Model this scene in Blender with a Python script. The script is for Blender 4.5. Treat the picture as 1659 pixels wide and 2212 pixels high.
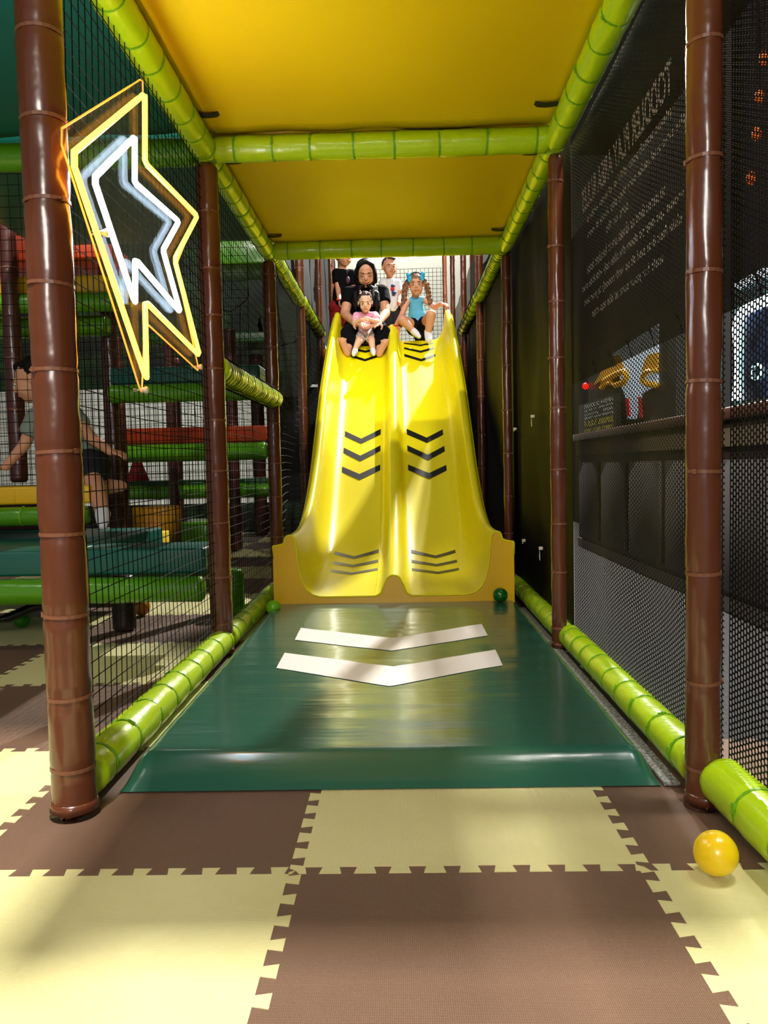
import bpy, bmesh, math, random
from mathutils import Vector, Matrix, noise
for o in list(bpy.data.objects): bpy.data.objects.remove(o)
S = bpy.context.scene
COL = S.collection
random.seed(7)
V = Vector
PI = math.pi

# ------------------------------------------------------------------ camera
F_PX, CAM_H = 1681.85, 0.70447
CR = V((0.99954789, 0.02100655, -0.02151124))
CU = V((0.02023413, 0.05922362, 0.99803965))
CF = V((-0.02223935, 0.99802369, -0.05877179))
cd = bpy.data.cameras.new('camera')
cd.sensor_fit = 'HORIZONTAL'; cd.sensor_width = 36; cd.lens = 36 * F_PX / 1659; cd.clip_start = .05
cam = bpy.data.objects.new('camera', cd); COL.objects.link(cam)
cam.matrix_world = Matrix(((CR.x, CU.x, -CF.x, 0), (CR.y, CU.y, -CF.y, 0), (CR.z, CU.z, -CF.z, CAM_H), (0, 0, 0, 1)))
S.camera = cam
S.view_settings.view_transform = 'Standard'; S.view_settings.look = 'None'
S.view_settings.gamma = 1; S.view_settings.use_curve_mapping = False
S.view_settings.exposure = 0.0
S.cycles.transparent_max_bounces = 24
S.cycles.max_bounces = 7

# ------------------------------------------------------------------ light
w = bpy.data.worlds.new('world'); S.world = w; w.use_nodes = True
w.node_tree.nodes['Background'].inputs[0].default_value = (.80, .88, 1, 1)
w.node_tree.nodes['Background'].inputs[1].default_value = 0.27

def area(name, loc, target, size, power, col=(1, .96, .88), sy=None, spread=180):
    l = bpy.data.lights.new(name, 'AREA'); l.shape = 'RECTANGLE'; l.size = size; l.size_y = sy or size
    l.energy = power; l.color = col; l.spread = math.radians(spread)
    o = bpy.data.objects.new(name, l); COL.objects.link(o); o.location = loc
    o.rotation_euler = (V(target) - V(loc)).to_track_quat('-Z', 'Y').to_euler()
    return o
area('ceiling_lamp_slide', (1.30, 8.75, 4.95), (0, 5.6, 1.0), .06, 740)
area('fill_light_landing', (-.35, 4.75, 4.95), (0, 5.2, .5), .4, 34)  # added fill for the people and the foot of the slide
area('ceiling_lamp_entrance', (-.9, -.1, 4.8), (-.9, .3, 0), .22, 420)
area('ceiling_lamp_side', (1.36, 1.55, 4.8), (.3, 1.5, 0), .25, 230)
area('fill_light_front', (-.3, -2.7, 2.3), (0, 3.0, 1.2), 1.0, 95)  # added low fill reaching in under the deck, not a ceiling lamp
area('fill_light_back_wall', (0, 10.9, 4.9), (0, 11.8, 1.5), 2.5, 52, sy=.6)  # added light to brighten the white wall behind the net
area('fill_light_left_hall', (-3.4, 10.4, 4.9), (-3.2, 11.8, 1.2), 1.2, 80)  # added light aimed only at the left back wall, keeping the mural dark
area('fill_light_left_front', (-3.2, .6, 4.7), (-1.6, 3.4, .4), .8, 30)  # added fill for the front of the left play frame
area('fill_light_right_hall', (2.6, 1.6, 4.9), (1.6, 3.8, .4), .8, 110, col=(.9, .95, 1))  # added cool fill for the counter side outside the mesh

# ------------------------------------------------------------------ helpers
def at(px, py, Y=None, X=None, Z=None):
    """the point of the place seen at pixel (px,py) of the 1659x2212 photograph on a real plane"""
    d = CF * F_PX + CR * (px - 829.5) - CU * (py - 1106)
    if Y is not None: t = Y / d.y
    elif X is not None: t = X / d.x
    else: t = (Z - CAM_H) / d.z
    return V((d.x * t, d.y * t, CAM_H + d.z * t))

def s2l(c):
    return tuple(((x / 255) / 12.92 if x <= 10 else (((x / 255) + .055) / 1.055) ** 2.4) for x in c)

TMP = bpy.data.scenes.new('workbench')
def evaluated(o):
    TMP.collection.objects.link(o); vl = TMP.view_layers[0]; vl.update()
    dg = vl.depsgraph; dg.update(); me = bpy.data.meshes.new_from_object(o.evaluated_get(dg)); bpy.data.objects.remove(o); return me
MATS = {}
def mat(name, col, rough=.5, bump=None, bs=20., bstr=.2, coat=0., spec=.5, metal=0., emit=None, estr=0., col2=None, vs=6., sub=0., alpha=1., trans=0.):
    if name in MATS: return MATS[name]
    m = bpy.data.materials.new(name); m.use_nodes = True; MATS[name] = m
    nt = m.node_tree; b = nt.nodes['Principled BSDF']; L = nt.links
    c = s2l(col) + (1,)
    b.inputs['Base Color'].default_value = c; b.inputs['Roughness'].default_value = rough
    b.inputs['Coat Weight'].default_value = coat; b.inputs['Coat Roughness'].default_value = .12
    b.inputs['Specular IOR Level'].default_value = spec; b.inputs['Metallic'].default_value = metal
    b.inputs['Alpha'].default_value = alpha; b.inputs['Transmission Weight'].default_value = trans
    if sub: b.inputs['Subsurface Weight'].default_value = sub; b.inputs['Subsurface Scale'].default_value = .02
    if emit: b.inputs['Emission Color'].default_value = s2l(emit) + (1,); b.inputs['Emission Strength'].default_value = estr
    tc = nt.nodes.new('ShaderNodeTexCoord')
    if col2:
        n = nt.nodes.new('ShaderNodeTexNoise'); n.inputs['Scale'].default_value = vs; n.inputs['Detail'].default_value = 4
        L.new(tc.outputs['Object'], n.inputs['Vector'])
        r = nt.nodes.new('ShaderNodeMix'); r.data_type = 'RGBA'
        r.inputs[6].default_value = c; r.inputs[7].default_value = s2l(col2) + (1,)
        mr = nt.nodes.new('ShaderNodeMapRange'); mr.inputs[1].default_value = .4; mr.inputs[2].default_value = .65
        L.new(n.outputs[0], mr.inputs[0]); L.new(mr.outputs[0], r.inputs[0]); L.new(r.outputs[2], b.inputs['Base Color'])
    if bump:
        bp = nt.nodes.new('ShaderNodeBump'); bp.inputs['Strength'].default_value = bstr; bp.inputs['Distance'].default_value = .01
        if bump == 'noise':
            n = nt.nodes.new('ShaderNodeTexNoise'); n.inputs['Scale'].default_value = bs; n.inputs['Detail'].default_value = 3
            L.new(tc.outputs['Object'], n.inputs['Vector']); L.new(n.outputs[0], bp.inputs['Height'])
        elif bump == 'stretch':
            mp = nt.nodes.new('ShaderNodeMapping'); mp.inputs['Scale'].default_value = (1.2, 9, 1)
            n = nt.nodes.new('ShaderNodeTexNoise'); n.inputs['Scale'].default_value = bs; n.inputs['Detail'].default_value = 2
            L.new(tc.outputs['Object'], mp.inputs[0]); L.new(mp.outputs[0], n.inputs['Vector']); L.new(n.outputs[0], bp.inputs['Height'])
        elif bump == 'weave':
            w1 = nt.nodes.new('ShaderNodeTexWave'); w1.bands_direction = 'X'; w1.inputs['Scale'].default_value = bs
            w2 = nt.nodes.new('ShaderNodeTexWave'); w2.bands_direction = 'Y'; w2.inputs['Scale'].default_value = bs
            L.new(tc.outputs['Object'], w1.inputs[0]); L.new(tc.outputs['Object'], w2.inputs[0])
            ad = nt.nodes.new('ShaderNodeMath'); ad.operation = 'MULTIPLY'
            L.new(w1.outputs['Fac'], ad.inputs[0]); L.new(w2.outputs['Fac'], ad.inputs[1]); L.new(ad.outputs[0], bp.inputs['Height'])
        L.new(bp.outputs[0], b.inputs['Normal'])
    return m

def mesh_mat(name, col, pitch=.0126, a=.36, b=.40, keep=0., rough=.6, u='Y', v='Z', through=1.0):
    """woven mesh cloth: oval holes in staggered columns, cut by real transparency"""
    if name in MATS: return MATS[name]
    m = bpy.data.materials.new(name); m.use_nodes = True; MATS[name] = m
    nt = m.node_tree; N = nt.nodes.new; L = nt.links.new; bs = nt.nodes['Principled BSDF']; out = nt.nodes['Material Output']
    bs.inputs['Base Color'].default_value = s2l(col) + (1,); bs.inputs['Roughness'].default_value = rough; bs.inputs['Specular IOR Level'].default_value = .12
    tc = N('ShaderNodeTexCoord'); sp = N('ShaderNodeSeparateXYZ'); L(tc.outputs['Object'], sp.inputs[0])
    def mth(op, x, y=None):
        n = N('ShaderNodeMath'); n.operation = op
        for i, q in enumerate((x, y)):
            if q is None: continue
            if isinstance(q, (int, float)): n.inputs[i].default_value = q
            else: L(q, n.inputs[i])
        return n.outputs[0]
    uu = mth('DIVIDE', sp.outputs[u], pitch); vv = mth('DIVIDE', sp.outputs[v], pitch)
    col_i = mth('FLOOR', uu); st = mth('MULTIPLY', mth('MODULO', mth('ABSOLUTE', col_i), 2.), .5)
    fu = mth('SUBTRACT', mth('FRACT', uu), .5); fv = mth('SUBTRACT', mth('FRACT', mth('ADD', vv, st)), .5)
    e = mth('ADD', mth('POWER', mth('ABSOLUTE', mth('DIVIDE', fu, a)), 2.), mth('POWER', mth('ABSOLUTE', mth('DIVIDE', fv, b)), 2.))
    hole = mth('MULTIPLY', mth('LESS_THAN', e, 1.), through)
    tr = N('ShaderNodeBsdfTransparent'); mx = N('ShaderNodeMixShader')
    L(hole, mx.inputs[0]); L(bs.outputs[0], mx.inputs[1]); L(tr.outputs[0], mx.inputs[2]); L(mx.outputs[0], out.inputs[0])
    return m

def tag(o, label=None, cat=None, group=None, kind=None):
    if label: o['label'] = label
    if cat: o['category'] = cat
    if group: o['group'] = group
    if kind: o['kind'] = kind
    return o

def empty(name, loc, label, cat, group=None, rz=0.):
    o = bpy.data.objects.new(name, None); COL.objects.link(o); o.location = loc; o.rotation_euler.z = rz
    o.empty_display_size = .05
    return tag(o, label, cat, group)

def link(name, me, m, parent=None, smooth=False, world=True):
    """link mesh; its vertices are in world coordinates when world is True"""
    if m is not None and len(me.materials) == 0: me.materials.append(m)
    if smooth:
        me.polygons.foreach_set('use_smooth', [True] * len(me.polygons))
    o = bpy.data.objects.new(name, me); COL.objects.link(o)
    if parent:
        o.parent = parent
        if world: o.matrix_parent_inverse = Matrix.Translation(-wloc(parent))
    return o

def wloc(o):
    l = o.location.copy()
    return l + (wloc(o.parent) + o.matrix_parent_inverse.translation if o.parent else V())

def pyd(name, vs, fs, m, parent=None, smooth=False):
    me = bpy.data.meshes.new(name); me.from_pydata([tuple(v) for v in vs], [], fs); me.update()
    return link(name, me, m, parent, smooth)

def bmo(name, bm, m, parent=None, smooth=False):
    bmesh.ops.recalc_face_normals(bm, faces=bm.faces)
    me = bpy.data.meshes.new(name); bm.to_mesh(me); bm.free()
    return link(name, me, m, parent, smooth)

def addbox(bm, x0, x1, y0, y1, z0, z1, bev=0.):
    r = bmesh.ops.create_cube(bm, size=1.)
    for v in r['verts']:
        v.co = V(((x0 + x1) / 2 + v.co.x * (x1 - x0), (y0 + y1) / 2 + v.co.y * (y1 - y0), (z0 + z1) / 2 + v.co.z * (z1 - z0)))
    if bev:
        es = {e for v in r['verts'] for e in v.link_edges}
        bmesh.ops.bevel(bm, geom=list(es), offset=bev, segments=2, affect='EDGES', profile=.6)

def box(name, x0, x1, y0, y1, z0, z1, m, parent=None, bev=0.):
    bm = bmesh.new(); addbox(bm, x0, x1, y0, y1, z0, z1, bev); return bmo(name, bm, m, parent, bev > 0)

def frame_of(d):
    d = d.normalized(); a = V((0, 0, 1)) if abs(d.z) < .9 else V((1, 0, 0))
    x = d.cross(a).normalized(); return x, x.cross(d).normalized(), d

def sweep(vs, fs, pts, r, n=8, closed=False, cap=True):
    """tube along pts; r number or list; appended to vs, fs"""
    N = len(pts); base = len(vs); px = None
    for i, p in enumerate(pts):
        if closed: d = (pts[(i + 1) % N] - pts[i - 1])
        else: d = pts[min(i + 1, N - 1)] - pts[max(i - 1, 0)]
        if d.length < 1e-9: d = V((0, 0, 1))
        d.normalize()
        if px is None: x, y, _ = frame_of(d)
        else:
            x = px - d * px.dot(d); x = x.normalized() if x.length > 1e-6 else frame_of(d)[0]; y = d.cross(x)
        px = x; rr = r[i] if isinstance(r, (list, tuple)) else r
        for k in range(n):
            a = 2 * PI * k / n; vs.append(p + (x * math.cos(a) + y * math.sin(a)) * rr)
    M = N if closed else N - 1
    for i in range(M):
        for k in range(n):
            a = base + i * n + k; b = base + i * n + (k + 1) % n
            c = base + ((i + 1) % N) * n + (k + 1) % n; d_ = base + ((i + 1) % N) * n + k
            fs.append((a, b, c, d_))
    if cap and not closed:
        fs.append(tuple(base + k for k in range(n))[::-1]); fs.append(tuple(base + (N - 1) * n + k for k in range(n)))

def tube(name, pts, r, m, parent=None, n=12, closed=False):
    vs, fs = [], []; sweep(vs, fs, [V(p) for p in pts], r, n, closed); return pyd(name, vs, fs, m, parent, True)

def lerp_tab(tab, x):
    if x <= tab[0][0]: return tab[0][1]
    for i in range(len(tab) - 1):
        if x <= tab[i + 1][0]:
            x0, y0 = tab[i]; x1, y1 = tab[i + 1]
            m0 = (y1 - y0) / (x1 - x0) if i == 0 else (y1 - tab[i - 1][1]) / (x1 - tab[i - 1][0])
            m1 = (y1 - y0) / (x1 - x0) if i + 2 >= len(tab) else (tab[i + 2][1] - y0) / (tab[i + 2][0] - x0)
            h = x1 - x0; t = (x - x0) / h
            return (2*t**3-3*t*t+1)*y0 + (t**3-2*t*t+t)*h*m0 + (-2*t**3+3*t*t)*y1 + (t**3-t*t)*h*m1
    return tab[-1][1]

# ------------------------------------------------------------------ materials
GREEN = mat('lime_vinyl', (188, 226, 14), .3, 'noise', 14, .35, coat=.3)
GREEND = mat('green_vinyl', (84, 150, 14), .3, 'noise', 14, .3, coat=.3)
BROWN = mat('brown_vinyl', (96, 50, 28), .26, 'noise', 11, .35, coat=.35)
TIE_B = mat('brown_cable_tie', (122, 76, 52), .4)
TIE_G = mat('lime_cable_tie', (112, 176, 20), .4)
YDECK = mat('yellow_deck_vinyl', (248, 208, 2), .42, 'noise', 9, .12)
SLIDE = mat('yellow_fibreglass', (232, 218, 6), .38, 'noise', 5, .05, spec=.2, coat=.04)
BLACK = mat('black_sticker', (11, 11, 10), .6, spec=.2)
STRAP = mat('black_webbing', (20, 18, 16), .55)
TEAL = mat('teal_vinyl', (14, 92, 82), .4, 'noise', 8, .15)
MATG = mat('green_mat_vinyl', (40, 94, 74), .24, 'stretch', 5, .13, coat=.35)
WHITES = mat('white_sticker', (250, 244, 240), .45)
CREAM = mat('cream_foam', (232, 224, 162), .6, 'weave', 110, .35, col2=(224, 215, 150), vs=3)
BRWNF = mat('brown_foam', (122, 92, 72), .55, 'weave', 110, .45, col2=(114, 85, 66), vs=3)
CORD = mat('black_cord', (9, 9, 9), .8, spec=.15)
CORD2 = mat('lit_black_cord', (34, 34, 33), .7, spec=.3)  # black cord in a paler tone; the light on it is in the colour
ORANGE = mat('orange_vinyl', (172, 56, 8), .4, 'noise', 8, .15)
YEL = mat('yellow_vinyl', (226, 178, 14), .4, 'noise', 8, .15)

# ------------------------------------------------------------------ setting
def struct(o): o['kind'] = 'structure'; return o
fl = struct(box('floor', -7, 5, -3, 11.8, -.05, -.014, mat('floor_base', (70, 60, 45), .8)))
struct(box('ceiling', -7, 5, -3, 11.8, 5.2, 5.3, mat('dark_ceiling', (46, 46, 48), .9)))
struct(box('wall_back', -7, 5, 11.8, 11.95, -.05, 5.2, mat('white_paint', (232, 236, 226), .8)))
struct(box('wall_left', -7.1, -7, -3, 11.8, -.05, 5.2, mat('grey_paint', (92, 86, 84), .8)))
struct(box('wall_right', 5, 5.1, -3, 11.8, -.05, 5.2, mat('maroon_paint', (58, 42, 40), .8)))

struct(box('wall_aisle', 2.05, 2.12, 2.0, 11.8, -.0, 3.3, mat('dark_maroon_wall', (17, 14, 16), .9, spec=.1)))
T = .61; TX, TY = -.1984, 1.3263
def edge_curve():
    n = 10; p = T / n; a = .0115; pts = [(0., 0.)]
    for i in range(n):
        s = i * p
        if i: pts.append((s + 0.02 * p, -a))
        else: pts.append((.12 * p, -a))
        pts += [(s + .33 * p, -a), (s + .25 * p, a), (s + .77 * p, a), (s + .69 * p, -a)]
    pts[-1] = (pts[-1][0], -a); pts.append((T - .1 * p, -a)); pts.append((T, 0.))
    return pts
EC = edge_curve()
def tile_mesh(name, m):
    g = .0006
    bottom = [(s, o) for s, o in EC]; top = [(s, T + o) for s, o in EC]
    left = [(o, s) for s, o in EC]; right = [(T + o, s) for s, o in EC]
    loop = bottom[:-1] + right[:-1] + top[::-1][:-1] + left[::-1][:-1]
    bm = bmesh.new(); top_v = [bm.verts.new((x, y, 0)) for x, y in loop]; f = bm.faces.new(top_v)
    f.normal_update()
    if f.normal.z < 0: f.normal_flip()
    r = bmesh.ops.inset_region(bm, faces=[f], thickness=.0012, depth=0)
    for v in top_v: v.co.z = -.0022
    ex = bmesh.ops.extrude_edge_only(bm, edges=[e for e in bm.edges if all(v in top_v for v in e.verts) and e.is_boundary])
    for v in [q for q in ex['geom'] if isinstance(q, bmesh.types.BMVert)]: v.co.z = -.0135
    bmesh.ops.triangulate(bm, faces=[f for f in bm.faces if len(f.verts) > 4], ngon_method='EAR_CLIP')
    bmesh.ops.recalc_face_normals(bm, faces=bm.faces)
    me = bpy.data.meshes.new(name); bm.to_mesh(me); bm.free(); me.materials.append(m); return me
TM = (tile_mesh('cream_tile', CREAM), tile_mesh('brown_tile', BRWNF))
for j in range(-2, 11):
    for i in range(-6, 2 if j < 1 else 1):
        o = bpy.data.objects.new('foam_tile', TM[(i + j) % 2]); COL.objects.link(o); o.parent = fl
        o.location = (TX + i * T, TY + j * T, random.uniform(-.0006, .0006))
        if i + j & 1: o['label'] = 'brown foam tile'
        else: o['label'] = 'cream foam tile'

# ------------------------------------------------------------------ padded posts and rails
def ring_mesh(name, r, m, tw=.0035, buckle=True):
    bm = bmesh.new(); n = 20
    prof = [(r + .0005, -tw), (r + .0025, -tw), (r + .0025, tw), (r + .0005, tw)]
    vv = [[bm.verts.new((math.cos(2*PI*k/n)*q[0], math.sin(2*PI*k/n)*q[0], q[1])) for q in prof] for k in range(n)]
    for k in range(n):
        for q in range(3): bm.faces.new((vv[k][q], vv[(k+1) % n][q], vv[(k+1) % n][q+1], vv[k][q+1]))
    if buckle:
        addbox(bm, r, r + .006, -.004, .005, -.005, .005); addbox(bm, r + .001, r + .004, .004, .014, -.002, .002)
    bmesh.ops.recalc_face_normals(bm, faces=bm.faces)
    me = bpy.data.meshes.new(name); bm.to_mesh(me); bm.free(); me.materials.append(m); return me
RINGS = {}
def padded(name, label, cat, a, b, r, m, tie, step=.16, group=None, n=20, phase=.5, wr=.0022, cap=False):
    """foam sleeve around a bar from a to b, drawn in by cable ties"""
    a, b = V(a), V(b); L = (b - a).length; d = (b - a) / L
    root = empty(name, a, label, cat, group)
    x, y, _ = frame_of(d); rnd = random.Random(hash((round(a.x, 2), round(a.y, 2), round(a.z, 2), round(b.y, 2))) & 0xffff)
    ties = []; t = step * phase
    while t < L - .03: ties.append(t); t += step * rnd.uniform(.85, 1.12)
    K = max(12, int(L / .012)); vs, fs = [], []; sd = rnd.uniform(0, 50)
    for i in range(K + 1):
        s = L * i / K; pin = 0
        for q in ties: pin = max(pin, math.exp(-((s - q) / .009) ** 2))
        endr = min(1., .75 + 25 * min(s, L - s) / 1.) if min(s, L - s) < .01 else 1.
        for k in range(n):
            an = 2 * PI * k / n
            nz = noise.noise(V((math.cos(an) * 1.6 + sd, math.sin(an) * 1.6, s * 11))) * wr
            nz += noise.noise(V((math.cos(an) * 5, math.sin(an) * 5 + sd, s * 34))) * wr * .55
            near = max([math.exp(-abs(s - q) / .03) for q in ties] or [0])
            nz += near * wr * .9 * math.sin(7 * an + q * 3 if ties else 0) * .5
            rr = r * endr * (1 - .055 * pin) + nz
            vs.append(a + d * s + (x * math.cos(an) + y * math.sin(an)) * rr)
    for i in range(K):
        for k in range(n): fs.append((i*n+k, i*n+(k+1) % n, (i+1)*n+(k+1) % n, (i+1)*n+k))
    fs.append(tuple(range(n))[::-1]); fs.append(tuple(K*n+k for k in range(n)))
    pyd('foam_sleeve', vs, fs, m, root, True)
    key = (round(r, 3), tie.name)
    if key not in RINGS: RINGS[key] = ring_mesh('cable_tie', r * .955, tie)
    rot = Matrix((x, y, d)).transposed().to_4x4()
    for q in ties:
        o = bpy.data.objects.new('cable_tie', RINGS[key]); COL.objects.link(o); o.parent = root
        tilt = Matrix.Rotation(rnd.uniform(-.05, .05), 4, 'X') @ Matrix.Rotation(rnd.uniform(0, 6.28), 4, 'Z')
        o.matrix_local = Matrix.Translation(d * q) @ rot @ tilt
    if cap:
        tube('base_cap', [a + d * .0, a + d * .012, a + d * .03], [r * 1.12, r * 1.12, r * 1.03], m, root, 20)
    return root

XL, XR, D1, SP, ZB = -.69, .586, 1.565, 1.35, 1.87
DD = [D1 + k * SP for k in range(7)]
PL = 'glossy brown padded post '
lp = [(PL + 'nearest on the left, beside the neon sign', 3.3, .0445, .16), (PL + 'on the left, touching the lower tip of the neon sign', 1.82, .041, .2),
      (PL + 'left of the slide mouth, where the middle rail ends', 1.82, .036, .2), (PL + 'left of the slide, behind the post where the middle rail ends', 3.3, .031, .24),
      (PL + 'left of the slide top, where the netted rail ends', 3.3, .029, .26), (PL + 'on the left behind the boy in black', 3.3, .028, .3), (PL + 'at the left end of the back net', 3.3, .028, .3)]
for k, (lb, h, r, st) in enumerate(lp):
    padded('padded_post', lb, 'post', (XL, DD[k], 0 if k < 5 else 1.76), (XL, DD[k], h), r, BROWN, TIE_B, st, cap=k < 3, phase=.62)
rp = [(PL + 'nearest on the right, in front of the mirrored banner', 3.3, .0335, .2), (PL + 'on the right at the far edge of the mirrored banner', 1.82, .0275, .21),
      (PL + 'right of the slide mouth', 1.82, .024, .22), (PL + 'right of the slide, under the bend of the lime rail', 3.3, .025, .26),
      (PL + 'right of the slide, where the netted lime rail ends', 3.3, .026, .26), (PL + 'thin, on the right just behind the girl', 3.3, .026, .3), (PL + 'at the right end of the white back wall', 3.3, .028, .3)]
for k, (lb, h, r, st) in enumerate(rp):
    padded('padded_post', lb, 'post', (XR if k else .603, DD[k], 0 if k < 5 else 1.76), (XR if k else .603, DD[k], h), r, BROWN, TIE_B, st, cap=k < 3, phase=.4)

padded('padded_post', 'thick brown post added to shade the slide, just outside the cloth at the right of the slide top', 'post', (.72, 7.2, 0), (.72, 7.2, 3.6), .055, BROWN, TIE_B, .3)  # added post, placed to throw the diagonal shadow band across the slide
def rail(lb, a, b, r=.047, m=GREEN, tie=TIE_G, step=.16, grp=None, **k):
    return padded('padded_rail', lb, 'rail', a, b, r, m, tie, step, grp, **k)
rail('lime padded rail high on the left, above the neon sign', (XL, .6, ZB), (XL, DD[1] - .01, ZB))
rail('lime padded rail high on the right, above the mirrored banner', (XR, .6, ZB), (XR, DD[1] - .01, ZB), .044)
rail('lime padded rail across the passage, nearest one under the yellow ceiling', (XL + .03, DD[1], ZB + .005), (XR - .02, DD[1], ZB + .005), .046)
rail('lime padded rail high on the left, between the two cross rails', (XL, DD[1] + .02, ZB), (XL, DD[2] - .01, ZB), .043)
rail('lime padded rail high on the right, between the two cross rails', (XR, DD[1] + .02, ZB), (XR, DD[2] - .01, ZB), .041)
rail('lime padded rail across the passage, far one just above the people', (XL + .03, DD[2], ZB + .005), (XR - .02, DD[2], ZB + .005), .047)
fr = []
fr.append(rail('netted lime rail on the left, first beyond the far cross rail', (XL, DD[2] + .04, ZB + .02), (XL, DD[3] - .01, ZB + .02), .045))
fr.append(rail('netted lime rail on the left, ending at the slide top', (XL, DD[3] + .03, ZB + .03), (XL, DD[4] + .1, ZB + .03), .045))
fr.append(rail('netted lime rail on the right, first beyond the far cross rail', (XR, DD[2] + .04, ZB + .02), (XR, DD[3] - .01, ZB + .02), .043))
fr.append(rail('netted lime rail on the right, ending at the slide top', (XR, DD[3] + .03, ZB + .03), (XR, DD[4] + .1, ZB + .03), .043))
fr.append(rail('lime rail at mid height on the left, laced with net, ending at a post', (XL, DD[1] + .02, 1.085), (XL, DD[2] + .045, 1.085), .052))
def lacing(root, a, b, r, step=.04):
    vs, fs = [], []; L = (V(b) - V(a)).length; d = (V(b) - V(a)) / L; x, y, _ = frame_of(d); s = .02; k = 0; run = []
    while s < L - .02:
        c = V(a) + d * s; rr = r + .0045
        ring = [c + (x * math.cos(2*PI*q/12) + y * math.sin(2*PI*q/12)) * rr + d * (.012 * math.sin(2*PI*q/12 + k)) for q in range(12)]
        sweep(vs, fs, ring, .0014, 4, closed=True); run.append(c + (x * .7 + y * (-.7)) * rr); s += step; k += 1
    for an in (.9, 2.2, 3.6, 5.):
        sweep(vs, fs, [V(a) + d * (L * i / 30) + (x * math.cos(an + .1 * math.sin(i)) + y * math.sin(an + .1 * math.sin(i))) * (r + .004) for i in range(31)], .0014, 4)
    o = pyd('net_lacing', vs, fs, CORD, root); o['label'] = 'black net laced round the rail'
lacing(fr[0], (XL, DD[2] + .04, ZB + .02), (XL, DD[3] - .01, ZB + .02), .045)
lacing(fr[1], (XL, DD[3] + .03, ZB + .03), (XL, DD[4] + .1, ZB + .03), .045, .03)
lacing(fr[2], (XR, DD[2] + .04, ZB + .02), (XR, DD[3] - .01, ZB + .02), .043)
lacing(fr[3], (XR, DD[3] + .03, ZB + .03), (XR, DD[4] + .1, ZB + .03), .043, .03)
lacing(fr[4], (XL, DD[1] + .05, 1.085), (XL, DD[2] + .04, 1.085), .052, .045)
rail('lime padded rail on the floor at the left, nearest one beside the green mat', (XL, D1 + .05, .055), (XL, DD[1] + .0, .055), .048, step=.15)
rail('lime padded rail on the floor at the left, far one ending at the slide', (XL, DD[1] + .05, .05), (XL, DD[2] - .05, .05), .044, step=.15)
rail('lime padded rail on the floor at the right, nearest one beside the yellow ball', (.648, .55, .062), (.632, D1 - .02, .062), .048, step=.15)
rail('lime padded rail on the floor at the right, middle one between two brown posts', (.622, D1 + .06, .055), (.622, DD[1] - .01, .055), .043, step=.15)
rail('lime padded rail on the floor at the right, far one ending at the slide', (.618, DD[1] + .04, .05), (.618, DD[2], .05), .042, step=.15)

# ------------------------------------------------------------------ yellow decks overhead
def deck(name, label, x0, x1, y0, y1, z0, z1, m, straps=True, cat='ceiling panel'):
    root = empty(name, ((x0+x1)/2, (y0+y1)/2, z0), label, cat)
    nx, ny = 24, 24; vs, fs = [], []
    for j in range(ny + 1):
        for i in range(nx + 1):
            u, v = i / nx, j / ny
            e = min(u, 1-u) * (x1-x0); g = min(v, 1-v) * (y1-y0)
            z = z0 + .007 * (math.exp(-e / .012) + math.exp(-g / .012)) - .004 * math.sin(PI*u) * math.sin(PI*v)
            z += noise.noise(V((u * 5 + x0, v * 7 + y0, 3))) * .0035 * (1 + 2 * math.exp(-g/.12))
            vs.append(V((x0 + (x1-x0)*u, y0 + (y1-y0)*v, min(z, z1 - .01))))
    for j in range(ny):
        for i in range(nx): a = j*(nx+1)+i; fs.append((a, a+nx+1, a+nx+2, a+1))
    b = len(vs); vs += [V((x0, y0, z1)), V((x1, y0, z1)), V((x1, y1, z1)), V((x0, y1, z1))]; fs.append((b, b+1, b+2, b+3))
    bl = [i for i in range(nx+1)]; tl = [ny*(nx+1)+i for i in range(nx+1)]
    fs.append(tuple(bl + [b+1, b])); fs.append(tuple(tl[::-1] + [b+3, b+2]))
    ll = [j*(nx+1) for j in range(ny+1)]; rl = [j*(nx+1)+nx for j in range(ny+1)]
    fs.append(tuple(ll[::-1] + [b, b+3])); fs.append(tuple(rl + [b+2, b+1]))
    pyd('padded_underside', vs, fs, m, root, True)
    if straps:
        for sx in (-1, 1):
            for sy in (y0 + .2, y1 - .2):
                xo = (x0 + .045) if sx < 0 else (x1 - .04)
                bm = bmesh.new(); K = 8; w_ = .0145; prev = None
                for i in range(K + 1):
                    t = i / K; x = xo + sx * .02 * (1 - t) - sx * .075 * t; z = z0 - .006 - .006 * math.sin(PI * t)
                    if t > .95: z = z0 + .002
                    q = [bm.verts.new((x, sy - w_ + .006*t, z)), bm.verts.new((x, sy + w_ + .006*t, z)), bm.verts.new((x, sy + w_ + .006*t, z + .003)), bm.verts.new((x, sy - w_ + .006*t, z + .003))]
                    if prev:
                        for k in range(4): bm.faces.new((prev[k], prev[(k+1) % 4], q[(k+1) % 4], q[k]))
                    else: bm.faces.new(q)
                    prev = q
                bm.faces.new(prev[::-1]); bmo('strap', bm, STRAP, root)
    return root
deck('ceiling_panel', 'yellow vinyl ceiling panel, the near and brighter one with black straps', XL - .02, XR + .004, .62, DD[1] - .005, 1.918, 1.99, YDECK)
deck('ceiling_panel', 'yellow vinyl ceiling panel, the far darker one between the cross rails', XL - .02, XR + .02, DD[1] + .005, DD[2] + .045, 1.918, 1.99, YDECK)
deck('ceiling_panel', 'teal vinyl ceiling panel at the upper left behind the neon sign', -1.93, XL - .03, 1.2, DD[1] - .03, 1.92, 1.99, TEAL, False)
deck('ceiling_panel', 'teal vinyl ceiling panel further back on the left', -1.93, XL - .03, DD[1] + .03, DD[2] - .03, 1.92, 1.99, TEAL, False)

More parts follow.
